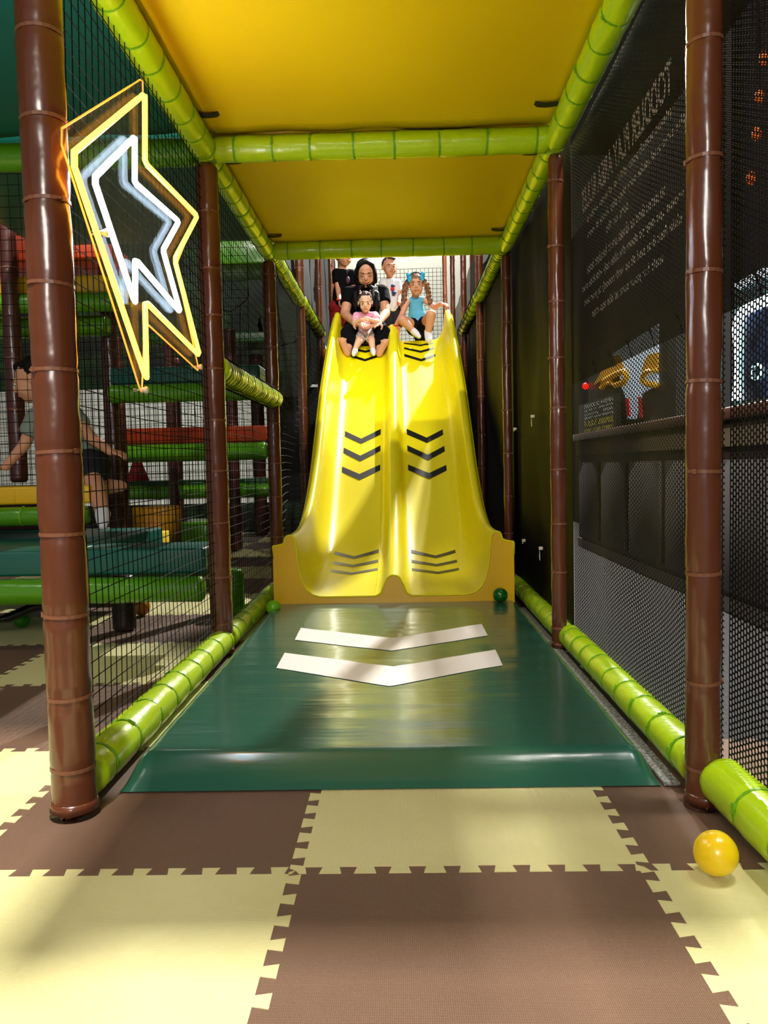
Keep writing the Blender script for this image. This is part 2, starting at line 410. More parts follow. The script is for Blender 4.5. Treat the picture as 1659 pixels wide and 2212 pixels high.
# landing deck behind the slide
deck('landing_deck', 'yellow landing deck at the top of the slide, under the children', XL + .03, XR - .03, 7.0, 9.6, 1.66, 1.76, YEL, False)

# ------------------------------------------------------------------ the slide
CX = -.043
BED = [(3.65, .092), (3.9, .098), (4.2, .122), (4.52, .2), (4.9, .40), (5.45, .79), (6.0, 1.183), (6.64, 1.636), (6.88, 1.79), (7.02, 1.80)]
RAILZ = [(3.65, .388), (4.0, .392), (4.26, .43), (4.53, .52), (4.9, .735), (5.17, .95), (5.56, 1.262), (6.185, 1.663), (6.926, 2.06), (7.02, 2.07)]
def bedz(D): return lerp_tab(BED, D)
def railz(D): return lerp_tab(RAILZ, D)
def section(D):
    b, r = bedz(D), railz(D); rh = .098 + .05 * min(1, max(0, (D - 4) / 2)); o = .567 - .04 * min(1, max(0, (D - 3.68) / .3))
    if D < 3.7: o = .567
    h = r - b
    half = [(0, b+rh), (.015, b+rh-.002), (.029, b+rh-.012), (.04, b+rh-.035), (.05, b+rh*.42), (.06, b+rh*.16), (.072, b+.006), (.088, b),
            (.14, b), (.2, b), (.26, b), (.32, b), (.352, b+.002), (.385, b+.012), (.415, b+.038), (.435, b+.08), (.446, b+.13), (.453, b+h*.6), (.458, b+h*.85), (.461, r-.03),
            (.465, r-.014), (.474, r-.003), (.487, r), (.5, r-.004), (.508, r-.014), (.512, r-.032), (.517, r-.042), (.53 if o > .55 else o - .004, r-.046), (o-.002, r-.05), (o, r-.056), (o, r-.11)]
    return [(-x, z) for x, z in half[:0:-1]] + half
Ds = [3.65 + .02 * i for i in range(6)] + [3.8 + .07 * i for i in range(46)]; Ds = [d for d in Ds if d < 7.02] + [7.02]
vs, fs = [], []; NP = len(section(4.))
for D in Ds:
    for x, z in section(D): vs.append(V((CX + x, D, z)))
for i in range(len(Ds) - 1):
    for k in range(NP - 1): a = i*NP+k; fs.append((a, a+1, a+NP+1, a+NP))
slide = empty('double_slide', (CX, 3.65, 0), 'big bright yellow double-lane slide with black arrow marks', 'slide')
so = pyd('chute', vs, fs, SLIDE, slide, True)
md = so.modifiers.new('thick', 'SOLIDIFY'); md.thickness = .007; md.offset = -1
# front plate under the lip
sec = section(3.65); vs = []; n_ = len(sec)
top = [(CX + x, z - .003) for x, z in sec]
top = [(CX + .5675 * (1 if x > CX else -1), z) if abs(abs(x-CX)-.567) < 1e-6 else (x, z) for x, z in top]
bm = bmesh.new(); ring = []
for yy in (3.643, 3.66):
    t_ = [bm.verts.new((x, yy, z)) for x, z in top]; b_ = [bm.verts.new((x, yy, .0)) for x, z in top]; ring.append((t_, b_))
for k in range(n_ - 1):
    for (t_, b_) in ring: bm.faces.new((t_[k], t_[k+1], b_[k+1], b_[k]))
    bm.faces.new((ring[0][0][k], ring[0][0][k+1], ring[1][0][k+1], ring[1][0][k]))
for k in (0, n_-1): bm.faces.new((ring[0][0][k], ring[1][0][k], ring[1][1][k], ring[0][1][k]))
pl = bmo('front_plate', bm, mat('yellow_fibreglass_front', (226, 176, 10), .3, 'noise', 6, .05, coat=.3), slide)
# lip roll following the front edge
lv, lf = [], []; sweep(lv, lf, [V((CX + x, 3.645, z + .001)) for x, z in sec], .0045, 6); lo = pyd('front_lip', lv, lf, SLIDE, slide, True)
# seam line between the lanes: second moulding edge
tube('lane_seam', [V((CX - .089, D, bedz(D) + .003)) for D in Ds], .0022, SLIDE, slide, 6)

def D_of_row(py, x):
    lo, hi = 3.66, 7.0
    def row(D):
        p = V((x, D, bedz(D))) - V((0, 0, CAM_H)); return 1106 - F_PX * p.dot(CU) / p.dot(CF)
    for _ in range(40):
        m_ = (lo + hi) / 2
        if row(m_) > py: lo = m_
        else: hi = m_
    return (lo + hi) / 2
def chevron(rows, lane, hw, mt, parent):
    (e0, e1, t0, t1) = rows; cx = CX + lane * .235
    De0, De1, Dt0, Dt1 = [D_of_row(q, cx) for q in (e0, e1, t0, t1)]
    vs, fs = [], []; K = 12; M = 4
    for i in range(K + 1):
        u = i / K * 2 - 1; a = abs(u)
        far = Dt0 + (De0 - Dt0) * a; near = Dt1 + (De1 - Dt1) * a
        for j in range(M + 1):
            D = near + (far - near) * j / M; vs.append(V((cx + u * hw, D - .0012, bedz(D) + .0022)))
    for i in range(K):
        for j in range(M): a = i*(M+1)+j; fs.append((a, a+1, a+M+2, a+M+1))
    pyd('arrow_mark', vs, fs, mt, parent)
olive = mat('olive_black_sticker', (66, 62, 22), .4)  # lower arrow marks in a paler, olive black
for lane, dy in ((1, 0), (-1, 4)):
    for r_ in ((1186.6, 1193.6, 1200.6, 1206.5), (1208.7, 1214.5, 1219, 1224), (1226.9, 1231.5, 1235.6, 1240.5)): chevron([q + dy * .4 for q in r_], lane, .14, olive, slide)
    for r_ in ((926, 938, 946, 957.5), (961.5, 973.5, 983, 995), (1003, 1015, 1022.5, 1035.5)): chevron([q + dy * .5 for q in r_], lane, .14, BLACK, slide)
    for r_ in ((739.5, 742, 745, 748), (749.6, 753.5, 758, 762.5), (764, 769.5, 776, 781)): chevron([q + dy * 0 for q in r_], lane, .14, BLACK, slide)

# ------------------------------------------------------------------ landing mat with white chevrons
mr = empty('landing_mat', (-.04, 2.6, 0), 'dark green vinyl landing mat with two white chevrons, in front of the slide', 'mat')
nx, ny = 40, 70; vs, fs = [], []
x0, x1, y0, y1, H = -.633, .552, 1.662, 3.64, .062
def mat_top(x, y):
    e = min(x - x0, x1 - x); g = y - y0
    k = min(1, max(0, e / .05)); q = min(1, max(0, g / .075))
    s = 1 - (1 - k) ** 2.2; s2 = 1 - (1 - q) ** 1.5
    z = H * min(1, s * s2) if g < .3 else H * s
    wv = .0016 * noise.noise(V((x * 1.5, y * 9, 1))) + .0011 * noise.noise(V((x * 3, y * 22, 5)))
    return .001 + max(0, z) + wv * min(k, q) - .006 * math.exp(-((x + .04) / .35) ** 2 - ((y - 3.1) / .6) ** 2) * min(1, k)
def gx(i):
    u = i / nx; return x0 + (x1 - x0) * (u if True else u)
XS = sorted(set([x0 + d for d in (0, .008, .018, .03, .042, .052)] + [x1 - d for d in (0, .008, .018, .03, .042, .052)] + [x0 + .06 + (x1 - x0 - .12) * i / 30 for i in range(31)]))
YS = sorted(set([y0 + d for d in (0, .01, .02, .035, .05, .062, .075, .09)] + [y0 + .1 + (y1 - y0 - .1) * i / 90 for i in range(91)]))
for y in YS:
    for x in XS: vs.append(V((x, y, mat_top(x, y))))
n = len(XS)
for j in range(len(YS) - 1):
    for i in range(n - 1): a = j*n+i; fs.append((a, a+1, a+n+1, a+n))
cover = pyd('cover', vs, fs, MATG, mr, True)
def flat_strip(name, pts, m, parent, dz=.0016):
    # pts: quads of (x,y) far/near pairs left to right
    vs, fs = [], []; M = 6; K = 14; ncol = 0
    for s in range(len(pts) - 1):
        (f0, n0), (f1, n1) = pts[s], pts[s+1]
        for i in range(K + (1 if s == len(pts) - 2 else 0)):
            t = i / K
            for j in range(M + 1):
                u = j / M; x = (n0[0]*(1-u)+f0[0]*u)*(1-t) + (n1[0]*(1-u)+f1[0]*u)*t; y = (n0[1]*(1-u)+f0[1]*u)*(1-t) + (n1[1]*(1-u)+f1[1]*u)*t
                vs.append(V((x, y, mat_top(x, y) + dz)))
            ncol += 1
    for i in range(ncol - 1):
        for j in range(M): a = i*(M+1)+j; fs.append((a, a+1, a+M+2, a+M+1))
    return pyd(name, vs, fs, m, parent)
flat_strip('white_chevron', [((-.414, 3.096), (-.409, 2.878)), ((-.04, 2.897), (-.044, 2.684)), ((.313, 3.108), (.315, 2.894))], WHITES, mr)
flat_strip('white_chevron', [((-.416, 2.669), (-.412, 2.464)), ((-.035, 2.464), (-.044, 2.239)), ((.316, 2.673), (.313, 2.454))], WHITES, mr)
tag(box('edge_strip', .557, .592, 1.66, 3.75, 0, .008, mat('speckled_grey', (172, 172, 168), .8, 'noise', 160, .8, col2=(92, 92, 92), vs=120), None, .002), 'speckled grey strip on the floor between the green mat and the right rail', 'floor strip')

# ------------------------------------------------------------------ balls
def ball(label, c, r, m):
    root = empty('play_ball', (c[0], c[1], c[2] - r), label, 'ball')
    bm = bmesh.new(); bmesh.ops.create_uvsphere(bm, u_segments=40, v_segments=24, radius=r)
    for v in bm.verts: v.co += V(c)
    bmo('shell', bm, m, root, True)
    vs, fs = [], []; sweep(vs, fs, [V(c) + V((math.cos(a) * r * .998, math.sin(a) * r * .998 * .3, math.sin(a) * r * .998 * .954)) for a in [2*PI*i/48 for i in range(48)]], .0007, 5, closed=True)
    pyd('mould_seam', vs, fs, m, root, True)
ball('yellow plastic ball on the cream tile beside the right rail', (.521, 1.295, .0375), .0365, mat('yellow_ball', (250, 210, 14), .3, sub=.3, coat=.3))
ball('dark green plastic ball at the right corner of the slide mouth', (.452, 3.60, .062 + .034), .034, mat('dark_green_ball', (6, 92, 24), .22, coat=.3))
ball('light green plastic ball at the left corner of the slide mouth', (-.60, 3.55, .031 + .034), .033, mat('light_green_ball', (112, 188, 20), .35))
ball('green plastic ball on the floor at the far left under the teal deck', (-1.75, 3.5, .037), .037, mat('green_ball', (52, 150, 18), .35))
ball('amber plastic ball in the shade under the teal deck', (-1.28, 3.75, .042), .042, mat('amber_ball', (206, 130, 20), .35))

# ------------------------------------------------------------------ nets
def net(name, label, P, u0, u1, v0, v1, pitch, r, m=CORD, sag=.006, seed=0, sides=3, cat='net', skew=0.):
    vs, fs = [], []; nu = int(round((u1-u0)/pitch)); nv = int(round((v1-v0)/pitch))
    def pt(i, j):
        u = u0 + (u1-u0)*i/nu; v = v0 + (v1-v0)*j/nv
        a = noise.noise(V((u*2.3, v*2.3, seed+.5)))*sag; b = noise.noise(V((u*2.3, v*2.3, seed+9.5)))*sag; c = noise.noise(V((u*1.7, v*1.7, seed+4.5)))*sag*2
        return P(u + a, v + b, c)
    for i in range(nu + 1): sweep(vs, fs, [pt(i, j) for j in range(nv + 1)], r, sides, cap=False)
    for j in range(nv + 1): sweep(vs, fs, [pt(i, j) for i in range(nu + 1)], r, sides, cap=False)
    o = pyd(name, vs, fs, m); return tag(o, label, cat)
net('safety_net', 'black square-mesh net on the left behind the neon sign', lambda u, v, c: V((XL - .012 + c, u, v)), D1 + .02, DD[1] - .02, .09, 1.84, .038, .00145, seed=1)
net('safety_net', 'black square-mesh net on the left between the second and third brown posts', lambda u, v, c: V((XL - .012 + c, u, v)), DD[1] + .02, DD[2] - .02, .09, 1.84, .038, .0014, seed=2)
net('safety_net', 'sagging black net on the left beside the slide', lambda u, v, c: V((XL - .005 + 1.4*c, u, v)), DD[2] + .02, DD[3], .05, 1.86, .045, .0014, CORD2, .02, seed=3)
net('safety_net', 'black net on the left beside the upper half of the slide', lambda u, v, c: V((XL - .005 + 1.4*c, u, v)), DD[3], DD[4], .05, 1.86, .045, .0014, CORD, .02, seed=4)
net('safety_net', 'square black net at the far left edge facing the camera', lambda u, v, c: V((u, DD[1] + .02 + c, v)), -1.95, -1.2, .66, 1.82, .04, .0014, seed=5)
net('safety_net', 'black square net stretched behind the people in front of the white wall', lambda u, v, c: V((u, 9.66 + c, v)), XL, XR, 1.76, 3.1, .05, .0028, seed=6, sag=.004)
net('safety_net', 'dark net inside the left play frame behind the neon sign', lambda u, v, c: V((u, 4.25 + c, v)), -2.4, -.8, .42, 1.9, .045, .0016, seed=7, sag=.012)
net('safety_net', 'dark net deep in the left play frame', lambda u, v, c: V((u, 6.9 + c, v)), -3.6, -.8, .1, 1.9, .05, .002, seed=8, sag=.012)

# right side: fine mesh cloth, made as gently rippled sheets
def sheet(name, label, X, y0, y1, z0, z1, m, ny=40, nz=30, amp=.01, cat='mesh cloth', ztop=None, seed=0):
    vs, fs = [], []
    for j in range(nz + 1):
        for i in range(ny + 1):
            y = y0 + (y1-y0)*i/ny; zt = z1 if ztop is None else ztop(y); z = z0 + (zt-z0)*j/nz
            e = min(1, 6*min(i/ny, 1-i/ny), 8*j/nz + .15)
            vs.append(V((X + amp*e*noise.noise(V((y*3.1, z*2.2, seed))), y, z)))
    for j in range(nz):
        for i in range(ny): a = j*(ny+1)+i; fs.append((a, a+1, a+ny+2, a+ny+1))
    return tag(pyd(name, vs, fs, m, None, True), label, cat)
MESH = mesh_mat('black_mesh_cloth', (17, 16, 18), a=.33, b=.38)
MESHF = mesh_mat('dense_black_mesh_cloth', (17, 17, 19), through=.5)
sheet('mesh_screen', 'black mesh screen at the right edge, in front of the lit machine', .655, .55, D1 - .0, .06, 1.86, MESH, seed=1)
sheet('mesh_screen', 'black mesh screen on the right below the mirrored banner', .645, D1, DD[1], .06, 1.86, MESH, amp=.02, seed=2)
sheet('mesh_screen', 'dark mesh screen on the right between the banner and the slide', .64, DD[1], DD[2], .05, 1.86, MESHF, amp=.03, seed=3)
sheet('mesh_screen', 'dark mesh screen on the right beside the slide', .62, DD[2], 9.6, .05, 2.36, MESHF, amp=.02, seed=4)
sheet('fabric_screen', 'black fabric screen outside the mesh on the right of the slide', .72, 3.27, 9.6, .0, 2.34, mat('black_fabric', (20, 15, 24), .8, spec=.12), amp=.05, seed=5, cat='fabric screen')
sheet('fabric_screen', 'black fabric screen high on the left of the slide', -.74, DD[2] + .1, 9.6, 1.95, 3.2, mat('dark_fabric', (26, 27, 29), .8, spec=.15), amp=.03, seed=6, cat='fabric screen')
# plastic hooks on the dark cloth
HK = mat('white_plastic', (226, 216, 200), .4)
for (y, z, L_, hl) in ((3.64, .919, .04, 'white plastic hook with a tail, upper one on the dark cloth'), (4.2, .887, .006, 'small white plastic button beside the post right of the slide mouth'), (3.94, .313, .008, 'small white plastic knob low on the dark cloth, left of the lower hook'), (3.46, .324, .045, 'white plastic hook with a tail, lowest on the dark cloth')):
    h = tag(empty('plastic_hook', (.62, y, z), hl, 'hook', 'white hooks on the dark cloth'), None)
    box('hook_head', .608, .625, y - .008, y + .008, z - .006, z + .008, HK, h, .002)
    tube('hook_tail', [V((.612, y, z)), V((.61, y - .004, z - L_*.6)), V((.61, y - .012, z - L_ - .006))], .0025, HK, h, 6)

# banner hung outside the near mesh, seen from behind
BAN = mesh_mat('dark_banner_cloth', (30, 19, 17), pitch=.0045, a=.3, b=.3, through=.45)
ban = empty('hanging_banner', (.668, 2.0, 1.0), 'dark brown banner hung on the right, its white writing seen mirrored from behind', 'banner')
def ztop(y): return 1.745 + .13 * (y - 1.96) / .91 if y > 1.96 else 1.745 + .03 * (1.96 - y)
b_ = sheet('banner_cloth', None, .668, .9, 3.16, 1.0, 1.8, BAN, 40, 20, .006, None, ztop, 7); b_.parent = ban; b_.matrix_parent_inverse = Matrix.Translation(-ban.location)
for i in range(9):
    y = 1.25 + i * .2; tube('banner_tie', [V((.664, y, 1.0)), V((.655, y + .005, 1.035)), V((.652, y + .01, 1.05))], .003, CORD, ban, 5)
INK = mat('white_ink', (250, 244, 242), .6)
def text(s, y_near, y_far, z, h, parent, name='printed_line', X=.661, m=INK, slant=.25):
    cu = bpy.data.curves.new(name, 'FONT'); cu.body = s; cu.size = 1; cu.shear = slant; cu.offset = .022
    to = bpy.data.objects.new('tmp', cu); me = evaluated(to)
    xs = [v.co.x for v in me.vertices]; ys = [v.co.y for v in me.vertices]; xa, xb, ya, yb = min(xs), max(xs), min(ys), max(ys)
    for v in me.vertices: v.co = V((X, y_near + (v.co.x - xa) / (xb - xa) * (y_far - y_near), z + (v.co.y - ya) / (yb - ya) * h))
    return link(name, me, m, parent)
text('TODDLER PLAY AREA RULES', 1.92, 2.83, 1.575, .085, ban)
text('please watch your child at all times while in', 1.915, 2.755, 1.517, .034, ban)
text('the area and make sure they play kindly at every', 1.828, 2.757, 1.463, .034, ban)
text('turn on the', 2.27, 2.51, 1.418, .03, ban)
text('no shoes food or drinks are to be taken inside', 1.952, 2.76, 1.352, .036, ban)
text('grown ups may go down the slide only with little ones', 1.828, 2.83, 1.296, .036, ban)
text('slide feet first and sit up with nobody in your lane', 1.843, 2.8, 1.243, .036, ban)
text('wait for your turn at the top step', 1.973, 2.69, 1.185, .036, ban)

# ------------------------------------------------------------------ neon bolt
neon = empty('neon_sign', (-.62, 1.92, .9), 'lightning bolt neon sign, orange outline and white inner line, on the left net', 'neon sign')
AC = [(2.025, 1.701), (1.495, 1.348), (1.92, .893), (1.967, 1.079), (2.489, 1.017), (2.263, 1.291), (2.51, 1.505), (2.006, 1.485)]
OR = [(1.993, 1.648), (1.517, 1.312), (1.92, .927), (1.93, 1.123), (2.449, 1.06), (2.204, 1.295), (2.5, 1.513), (1.972, 1.47)]
OR[6] = (2.478, 1.500)
WH = [(1.902, 1.505), (1.629, 1.309), (1.857, 1.102), (1.87, 1.208), (2.245, 1.156), (2.097, 1.291), (2.261, 1.416), (1.888, 1.392)]
def dense(poly, closed=True, k=14, X=-.62):
    out = []; N = len(poly)
    for i in range(N):
        a, b = V(poly[i]), V(poly[(i+1) % N])
        for j in range(k):
            t = .04 + .92 * j / (k - 1); out.append(V((X, a.x + (b.x-a.x)*t, a.y + (b.y-a.y)*t)))
    return out
acm = bpy.data.materials.new('clear_acrylic'); acm.use_nodes = True; nt = acm.node_tree
tr_ = nt.nodes.new('ShaderNodeBsdfTransparent'); tr_.inputs[0].default_value = (.86, .87, .86, 1); gl = nt.nodes.new('ShaderNodeBsdfGlossy'); gl.inputs['Roughness'].default_value = .08
fz = nt.nodes.new('ShaderNodeFresnel'); mx = nt.nodes.new('ShaderNodeMixShader')
df = nt.nodes.new('ShaderNodeBsdfTranslucent'); df.inputs[0].default_value = (.9, .85, .75, 1); mx2 = nt.nodes.new('ShaderNodeMixShader'); mx2.inputs[0].default_value = .07
mx.inputs[0].default_value = .012; nt.links.new(tr_.outputs[0], mx.inputs[1]); nt.links.new(gl.outputs[0], mx.inputs[2])
nt.links.new(mx.outputs[0], mx2.inputs[1]); nt.links.new(df.outputs[0], mx2.inputs[2]); nt.links.new(mx2.outputs[0], nt.nodes['Material Output'].inputs[0])
bm = bmesh.new(); fa = [bm.verts.new((-.632, y, z)) for y, z in AC]; fb = [bm.verts.new((-.636, y, z)) for y, z in AC]
bm.faces.new(fa); bm.faces.new(fb[::-1])
for i in range(8): bm.faces.new((fa[i], fa[(i+1) % 8], fb[(i+1) % 8], fb[i]))
bmo('acrylic_panel', bm, acm, neon)
NOR = mat('orange_neon', (255, 170, 30), .4, emit=(255, 166, 38), estr=15)
NWH = mat('white_neon', (255, 255, 255), .4, emit=(206, 232, 255), estr=58)
NED = mat('lit_acrylic_edge', (255, 170, 60), .4, emit=(255, 150, 50), estr=1.5)
tube('orange_tube', dense(OR), .0068, NOR, neon, 8, True)
tube('white_tube', dense(WH), .0068, NWH, neon, 8, True)
tube('glowing_edge', dense(AC, X=-.634, k=6), .0022, NED, neon, 6, True)
for (y, z) in ((1.925, .905), (2.47, 1.03), (1.7, 1.22)):
    tube('standoff', [V((-.655, y, z)), V((-.625, y, z)), V((-.62, y, z))], [.005, .009, .009], HK, neon, 10)

# ------------------------------------------------------------------ play frame on the left
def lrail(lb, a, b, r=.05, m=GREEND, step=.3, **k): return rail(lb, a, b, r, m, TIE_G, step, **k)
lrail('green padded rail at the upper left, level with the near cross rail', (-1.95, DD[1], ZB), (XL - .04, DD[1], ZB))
def slab(label, x0, x1, y0, y1, z0, z1, m, cat='deck'):
    r = empty('soft_deck', ((x0+x1)/2, (y0+y1)/2, z0), label, cat)
    box('pad', x0, x1, y0, y1, z0, z1, m, r, .012)
    vs, fs = [], []; 
    for q in (.33, .66): sweep(vs, fs, [V((x0 + (x1-x0)*q, y0 - .001, z0 + .01)), V((x0 + (x1-x0)*q, y0 - .001, z1 - .01))], .0015, 4)
    pyd('seam', vs, fs, m, r); return r
slab('low teal padded deck at the far left, deep one under the kneeling child', -2.6, -1.30, 3.02, 4.2, .30, .40, TEAL)
slab('low teal padded bench behind the net beside the second brown post', -1.295, -.775, 3.02, 3.30, .30, .40, TEAL)
lrail('green padded rail under the low teal deck on the left', (-2.6, 3.0, .243), (-.775, 3.0, .243), .051)
lrail('green rail along the far side of the low teal deck', (-2.6, 4.3, .243), (-1.32, 4.3, .243), .045)
lrail('short green upright under the right corner of the low teal deck', (-.82, 3.75, .0), (-.82, 3.75, .22), .045)
box_ = padded('deck_support', 'dark stubby support under the low teal deck', 'post', (-1.24, 3.4, 0), (-1.24, 3.4, .25), .05, mat('dark_brown_vinyl', (38, 24, 18), .4), TIE_B, .3)
slab('yellow padded step on the left with the kneeling child', -2.5, -1.46, 3.62, 3.86, .56, .645, YEL)
lrail('green padded rail under the yellow step on the left', (-2.5, 3.6, .505), (-1.46, 3.6, .505), .045)
tag(box('dark_panel', -2.9, -1.85, 4.18, 4.2, .4, .56, mat('maroon_vinyl', (58, 22, 24), .5), None, .005), 'dark maroon panel below the yellow step at the far left', 'panel')
E_ = [(4.3, -.80, 'right'), ]
# brown posts of the left frame
for lb, px, Y, z0, z1, r in (
    ('brown post on the low teal deck between the child and the orange deck', 247, 4.4, .0, 1.9, .045),
    ('brown post far back at the left end of the orange deck', 262, 5.2, .0, 1.6, .04),
    ('brown post behind the yellow foam cube', 374, 6.6, .0, 1.9, .042),
    ('brown post far back just left of the second brown post', 505, 6.7, .0, 1.9, .05),
    ('brown post at the far left edge behind the square net', 40, 4.1, .66, 2.4, .045),
    ('brown post at the far left edge behind the kneeling child', 100, 5.4, .0, 2.4, .05),
    ('dark post behind the orange deck, left one', 385, 8.3, .0, 1.9, .05),
    ('dark post behind the orange deck, right one', 560, 8.2, .0, 1.9, .07)):
    p = at(px, 1000, Y=Y); padded('frame_post', lb, 'post', (p.x, Y, z0), (p.x, Y, z1), r, mat('dim_brown_vinyl', (76, 36, 30), .3, 'noise', 11, .3, coat=.3), TIE_B, .25)
def hbar(lb, x_l, x_r, py0, py1, Y, m, kind='slab', tilt=0):
    a, b = at(x_l, py0, Y=Y), at(x_r, py0 + tilt, Y=Y); z1 = a.z; z0 = at(x_l, py1, Y=Y).z
    if kind == 'slab': return slab(lb, a.x, b.x, Y, Y + .5, z0, z1, m)
    r = (z1 - z0) / 2; return lrail(lb, (a.x, Y, z1 - r), (b.x, Y, z1 - r), r, m)
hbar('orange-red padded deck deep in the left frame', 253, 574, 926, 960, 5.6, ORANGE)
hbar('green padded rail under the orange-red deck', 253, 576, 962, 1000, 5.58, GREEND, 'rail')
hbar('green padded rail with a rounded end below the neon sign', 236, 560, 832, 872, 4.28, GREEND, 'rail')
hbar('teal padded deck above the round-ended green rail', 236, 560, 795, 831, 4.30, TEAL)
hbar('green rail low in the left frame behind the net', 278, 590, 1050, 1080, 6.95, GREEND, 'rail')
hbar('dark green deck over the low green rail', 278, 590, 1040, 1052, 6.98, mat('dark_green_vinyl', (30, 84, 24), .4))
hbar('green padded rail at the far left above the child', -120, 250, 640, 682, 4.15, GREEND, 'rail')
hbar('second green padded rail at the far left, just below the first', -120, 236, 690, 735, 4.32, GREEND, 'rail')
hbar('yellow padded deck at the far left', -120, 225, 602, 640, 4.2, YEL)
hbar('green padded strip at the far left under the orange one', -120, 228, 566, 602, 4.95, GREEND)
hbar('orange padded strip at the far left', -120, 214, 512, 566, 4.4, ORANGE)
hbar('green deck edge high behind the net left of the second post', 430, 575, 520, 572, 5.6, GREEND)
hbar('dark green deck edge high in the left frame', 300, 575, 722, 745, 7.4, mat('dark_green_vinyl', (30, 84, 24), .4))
# dark jungle mural boards at the back of the left frame
def mural(label, x0, x1, y, z0, z1, seed):
    m = mat('jungle_mural', (14, 20, 12), .6, col2=(30, 70, 20), vs=3.5)
    return tag(box('mural_board', x0, x1, y, y + .03, z0, z1, m, None, .004), label, 'board')
mural('dark leafy mural board high behind the left frame', -6.0, -.8, 8.6, 1.62, 3.6, 1)
mural('dark board low behind the left frame', -6.0, -.8, 8.62, -.0, .33, 2)
tag(box('mural_board', -1.42, .70, 8.9, 8.93, .0, 1.62, mat('dark_cover', (16, 15, 15), .7), None, .004), 'dark sheet added under the landing deck behind the slide to cover the bright wall', 'board')  # added dark sheet, keeps the bright back wall from showing beside the slide
lf = mat('leaf_cutout', (24, 52, 20), .6, col2=(16, 34, 14), vs=5)
for k, (px, py, Y, s) in enumerate(((615, 800, 7.6, .3), (600, 690, 7.9, .26), (560, 780, 7.2, .2), (540, 700, 8.0, .22), (505, 640, 8.2, .2), (120, 560, 8.0, .3))):
    c = at(px, py, Y=8.57); s *= 1.15; vs = []; K = 16
    ll = ('beside the brown post left of the slide top', 'near the netted rail left of the slide', 'above the end of the middle rail', 'high behind the second brown post', 'topmost, behind the second brown post', 'at the far left behind the kneeling child')[k]
    for yy in (0, .02):
        for i in range(K):
            a = 2*PI*i/K; rr = s * (.45 + .55 * abs(math.cos(a * .5 + k))) ; vs.append(c + V((math.cos(a + k) * rr, yy, math.sin(a + k) * rr)))
    fs = [tuple(range(K)), tuple(range(2*K-1, K-1, -1))] + [(i, (i+1) % K, K + (i+1) % K, K + i) for i in range(K)]
    tag(pyd('leaf_cutout', vs, fs, lf), 'dark green leaf-shaped board on the mural, ' + ll, 'decoration', 'leaf boards behind the left nets')

tag(tube('black_strap', [at(-60, 1352, Y=3.25), at(20, 1334, Y=3.27), at(70, 1312, Y=3.3), at(112, 1302, Y=3.33)], .021, mat('black_rubber', (18, 18, 18), .35), None, 10), 'black rubber hose lying under the low teal deck at the far left', 'hose')
# foam blocks
fb_ = empty('foam_cube', at(330, 1185, Y=5.2), 'big yellow foam cube in the left frame behind the net', 'foam block')
a, b = at(284, 1096, Y=5.2), at(350, 1096, Y=5.2); zb_ = at(300, 1190, Y=5.2).z
vs = [V((a.x, 5.2, zb_)), V((b.x, 5.1, zb_)), V((b.x + .09, 5.35, zb_)), V((a.x + .09, 5.45, zb_))]; vs += [v + V((0, 0, a.z - zb_)) for v in vs]
bm = bmesh.new(); q = [bm.verts.new(v) for v in vs]
for f in ((0, 1, 2, 3), (4, 7, 6, 5), (0, 4, 5, 1), (1, 5, 6, 2), (2, 6, 7, 3), (3, 7, 4, 0)): bm.faces.new([q[i] for i in f])
bmesh.ops.bevel(bm, geom=list(bm.edges), offset=.008, segments=2, affect='EDGES')
bmo('block', bm, mat('amber_vinyl', (226, 160, 30), .5), fb_, True)
slab('low dark pad under the foam cubes in the left frame', a.x - .3, b.x + .3, 4.7, 5.6, .0, zb_ - .004, mat('dark_green_vinyl', (30, 84, 24), .4))
c = at(315, 1187, Y=4.9); c.z = zb_; fb2 = empty('foam_cube', c, 'small red foam cube with one yellow side in front of the big yellow one', 'foam block')
box('block', c.x - .085, c.x + .05, 4.82, 5.0, c.z, c.z + .13, mat('red_vinyl', (190, 40, 18), .5), fb2, .006)
box('yellow_side', c.x + .05, c.x + .125, 4.82, 5.0, c.z, c.z + .15, mat('pale_yellow_vinyl', (236, 200, 60), .5), fb2, .005)
tag(box('green_step', *(lambda p: (p.x - .1, p.x + .2, 6.3, 6.8, 0, .28))(at(400, 1170, Y=6.3)), GREEND, None, .03), 'green padded step behind the second brown post', 'step')
rc = at(298, 1040, Y=7.25)
bm = bmesh.new(); bmesh.ops.create_cone(bm, segments=20, radius1=.11, radius2=.015, depth=.26, cap_ends=True)
for v in bm.verts: v.co += V((rc.x, 7.25, rc.z + .125))
tag(bmo('traffic_cone', bm, mat('cone_red', (196, 44, 44), .5), None, True), 'small red cone standing far back behind the orange deck', 'cone')
# rucksack-like bag on the deck
bg = at(218, 1180, Y=4.15); bgE = empty('trainer_shoe', bg, 'grey and white shoe with red sole on the teal deck, under the child', 'shoe')
bm = bmesh.new(); bmesh.ops.create_uvsphere(bm, u_segments=20, v_segments=12, radius=1)
for v in bm.verts: v.co = V((bg.x + v.co.x * .075, 4.15 + v.co.y * .04, bg.z + .05 + v.co.z * .05 + .02 * max(0, v.co.x)))
bmo('upper', bm, mat('grey_cloth', (160, 160, 160), .7, 'noise', 60, .5), bgE, True)
box('sole', bg.x - .078, bg.x + .078, 4.11, 4.19, bg.z - .002, bg.z + .018, mat('red_rubber', (180, 20, 24), .5), bgE, .006)

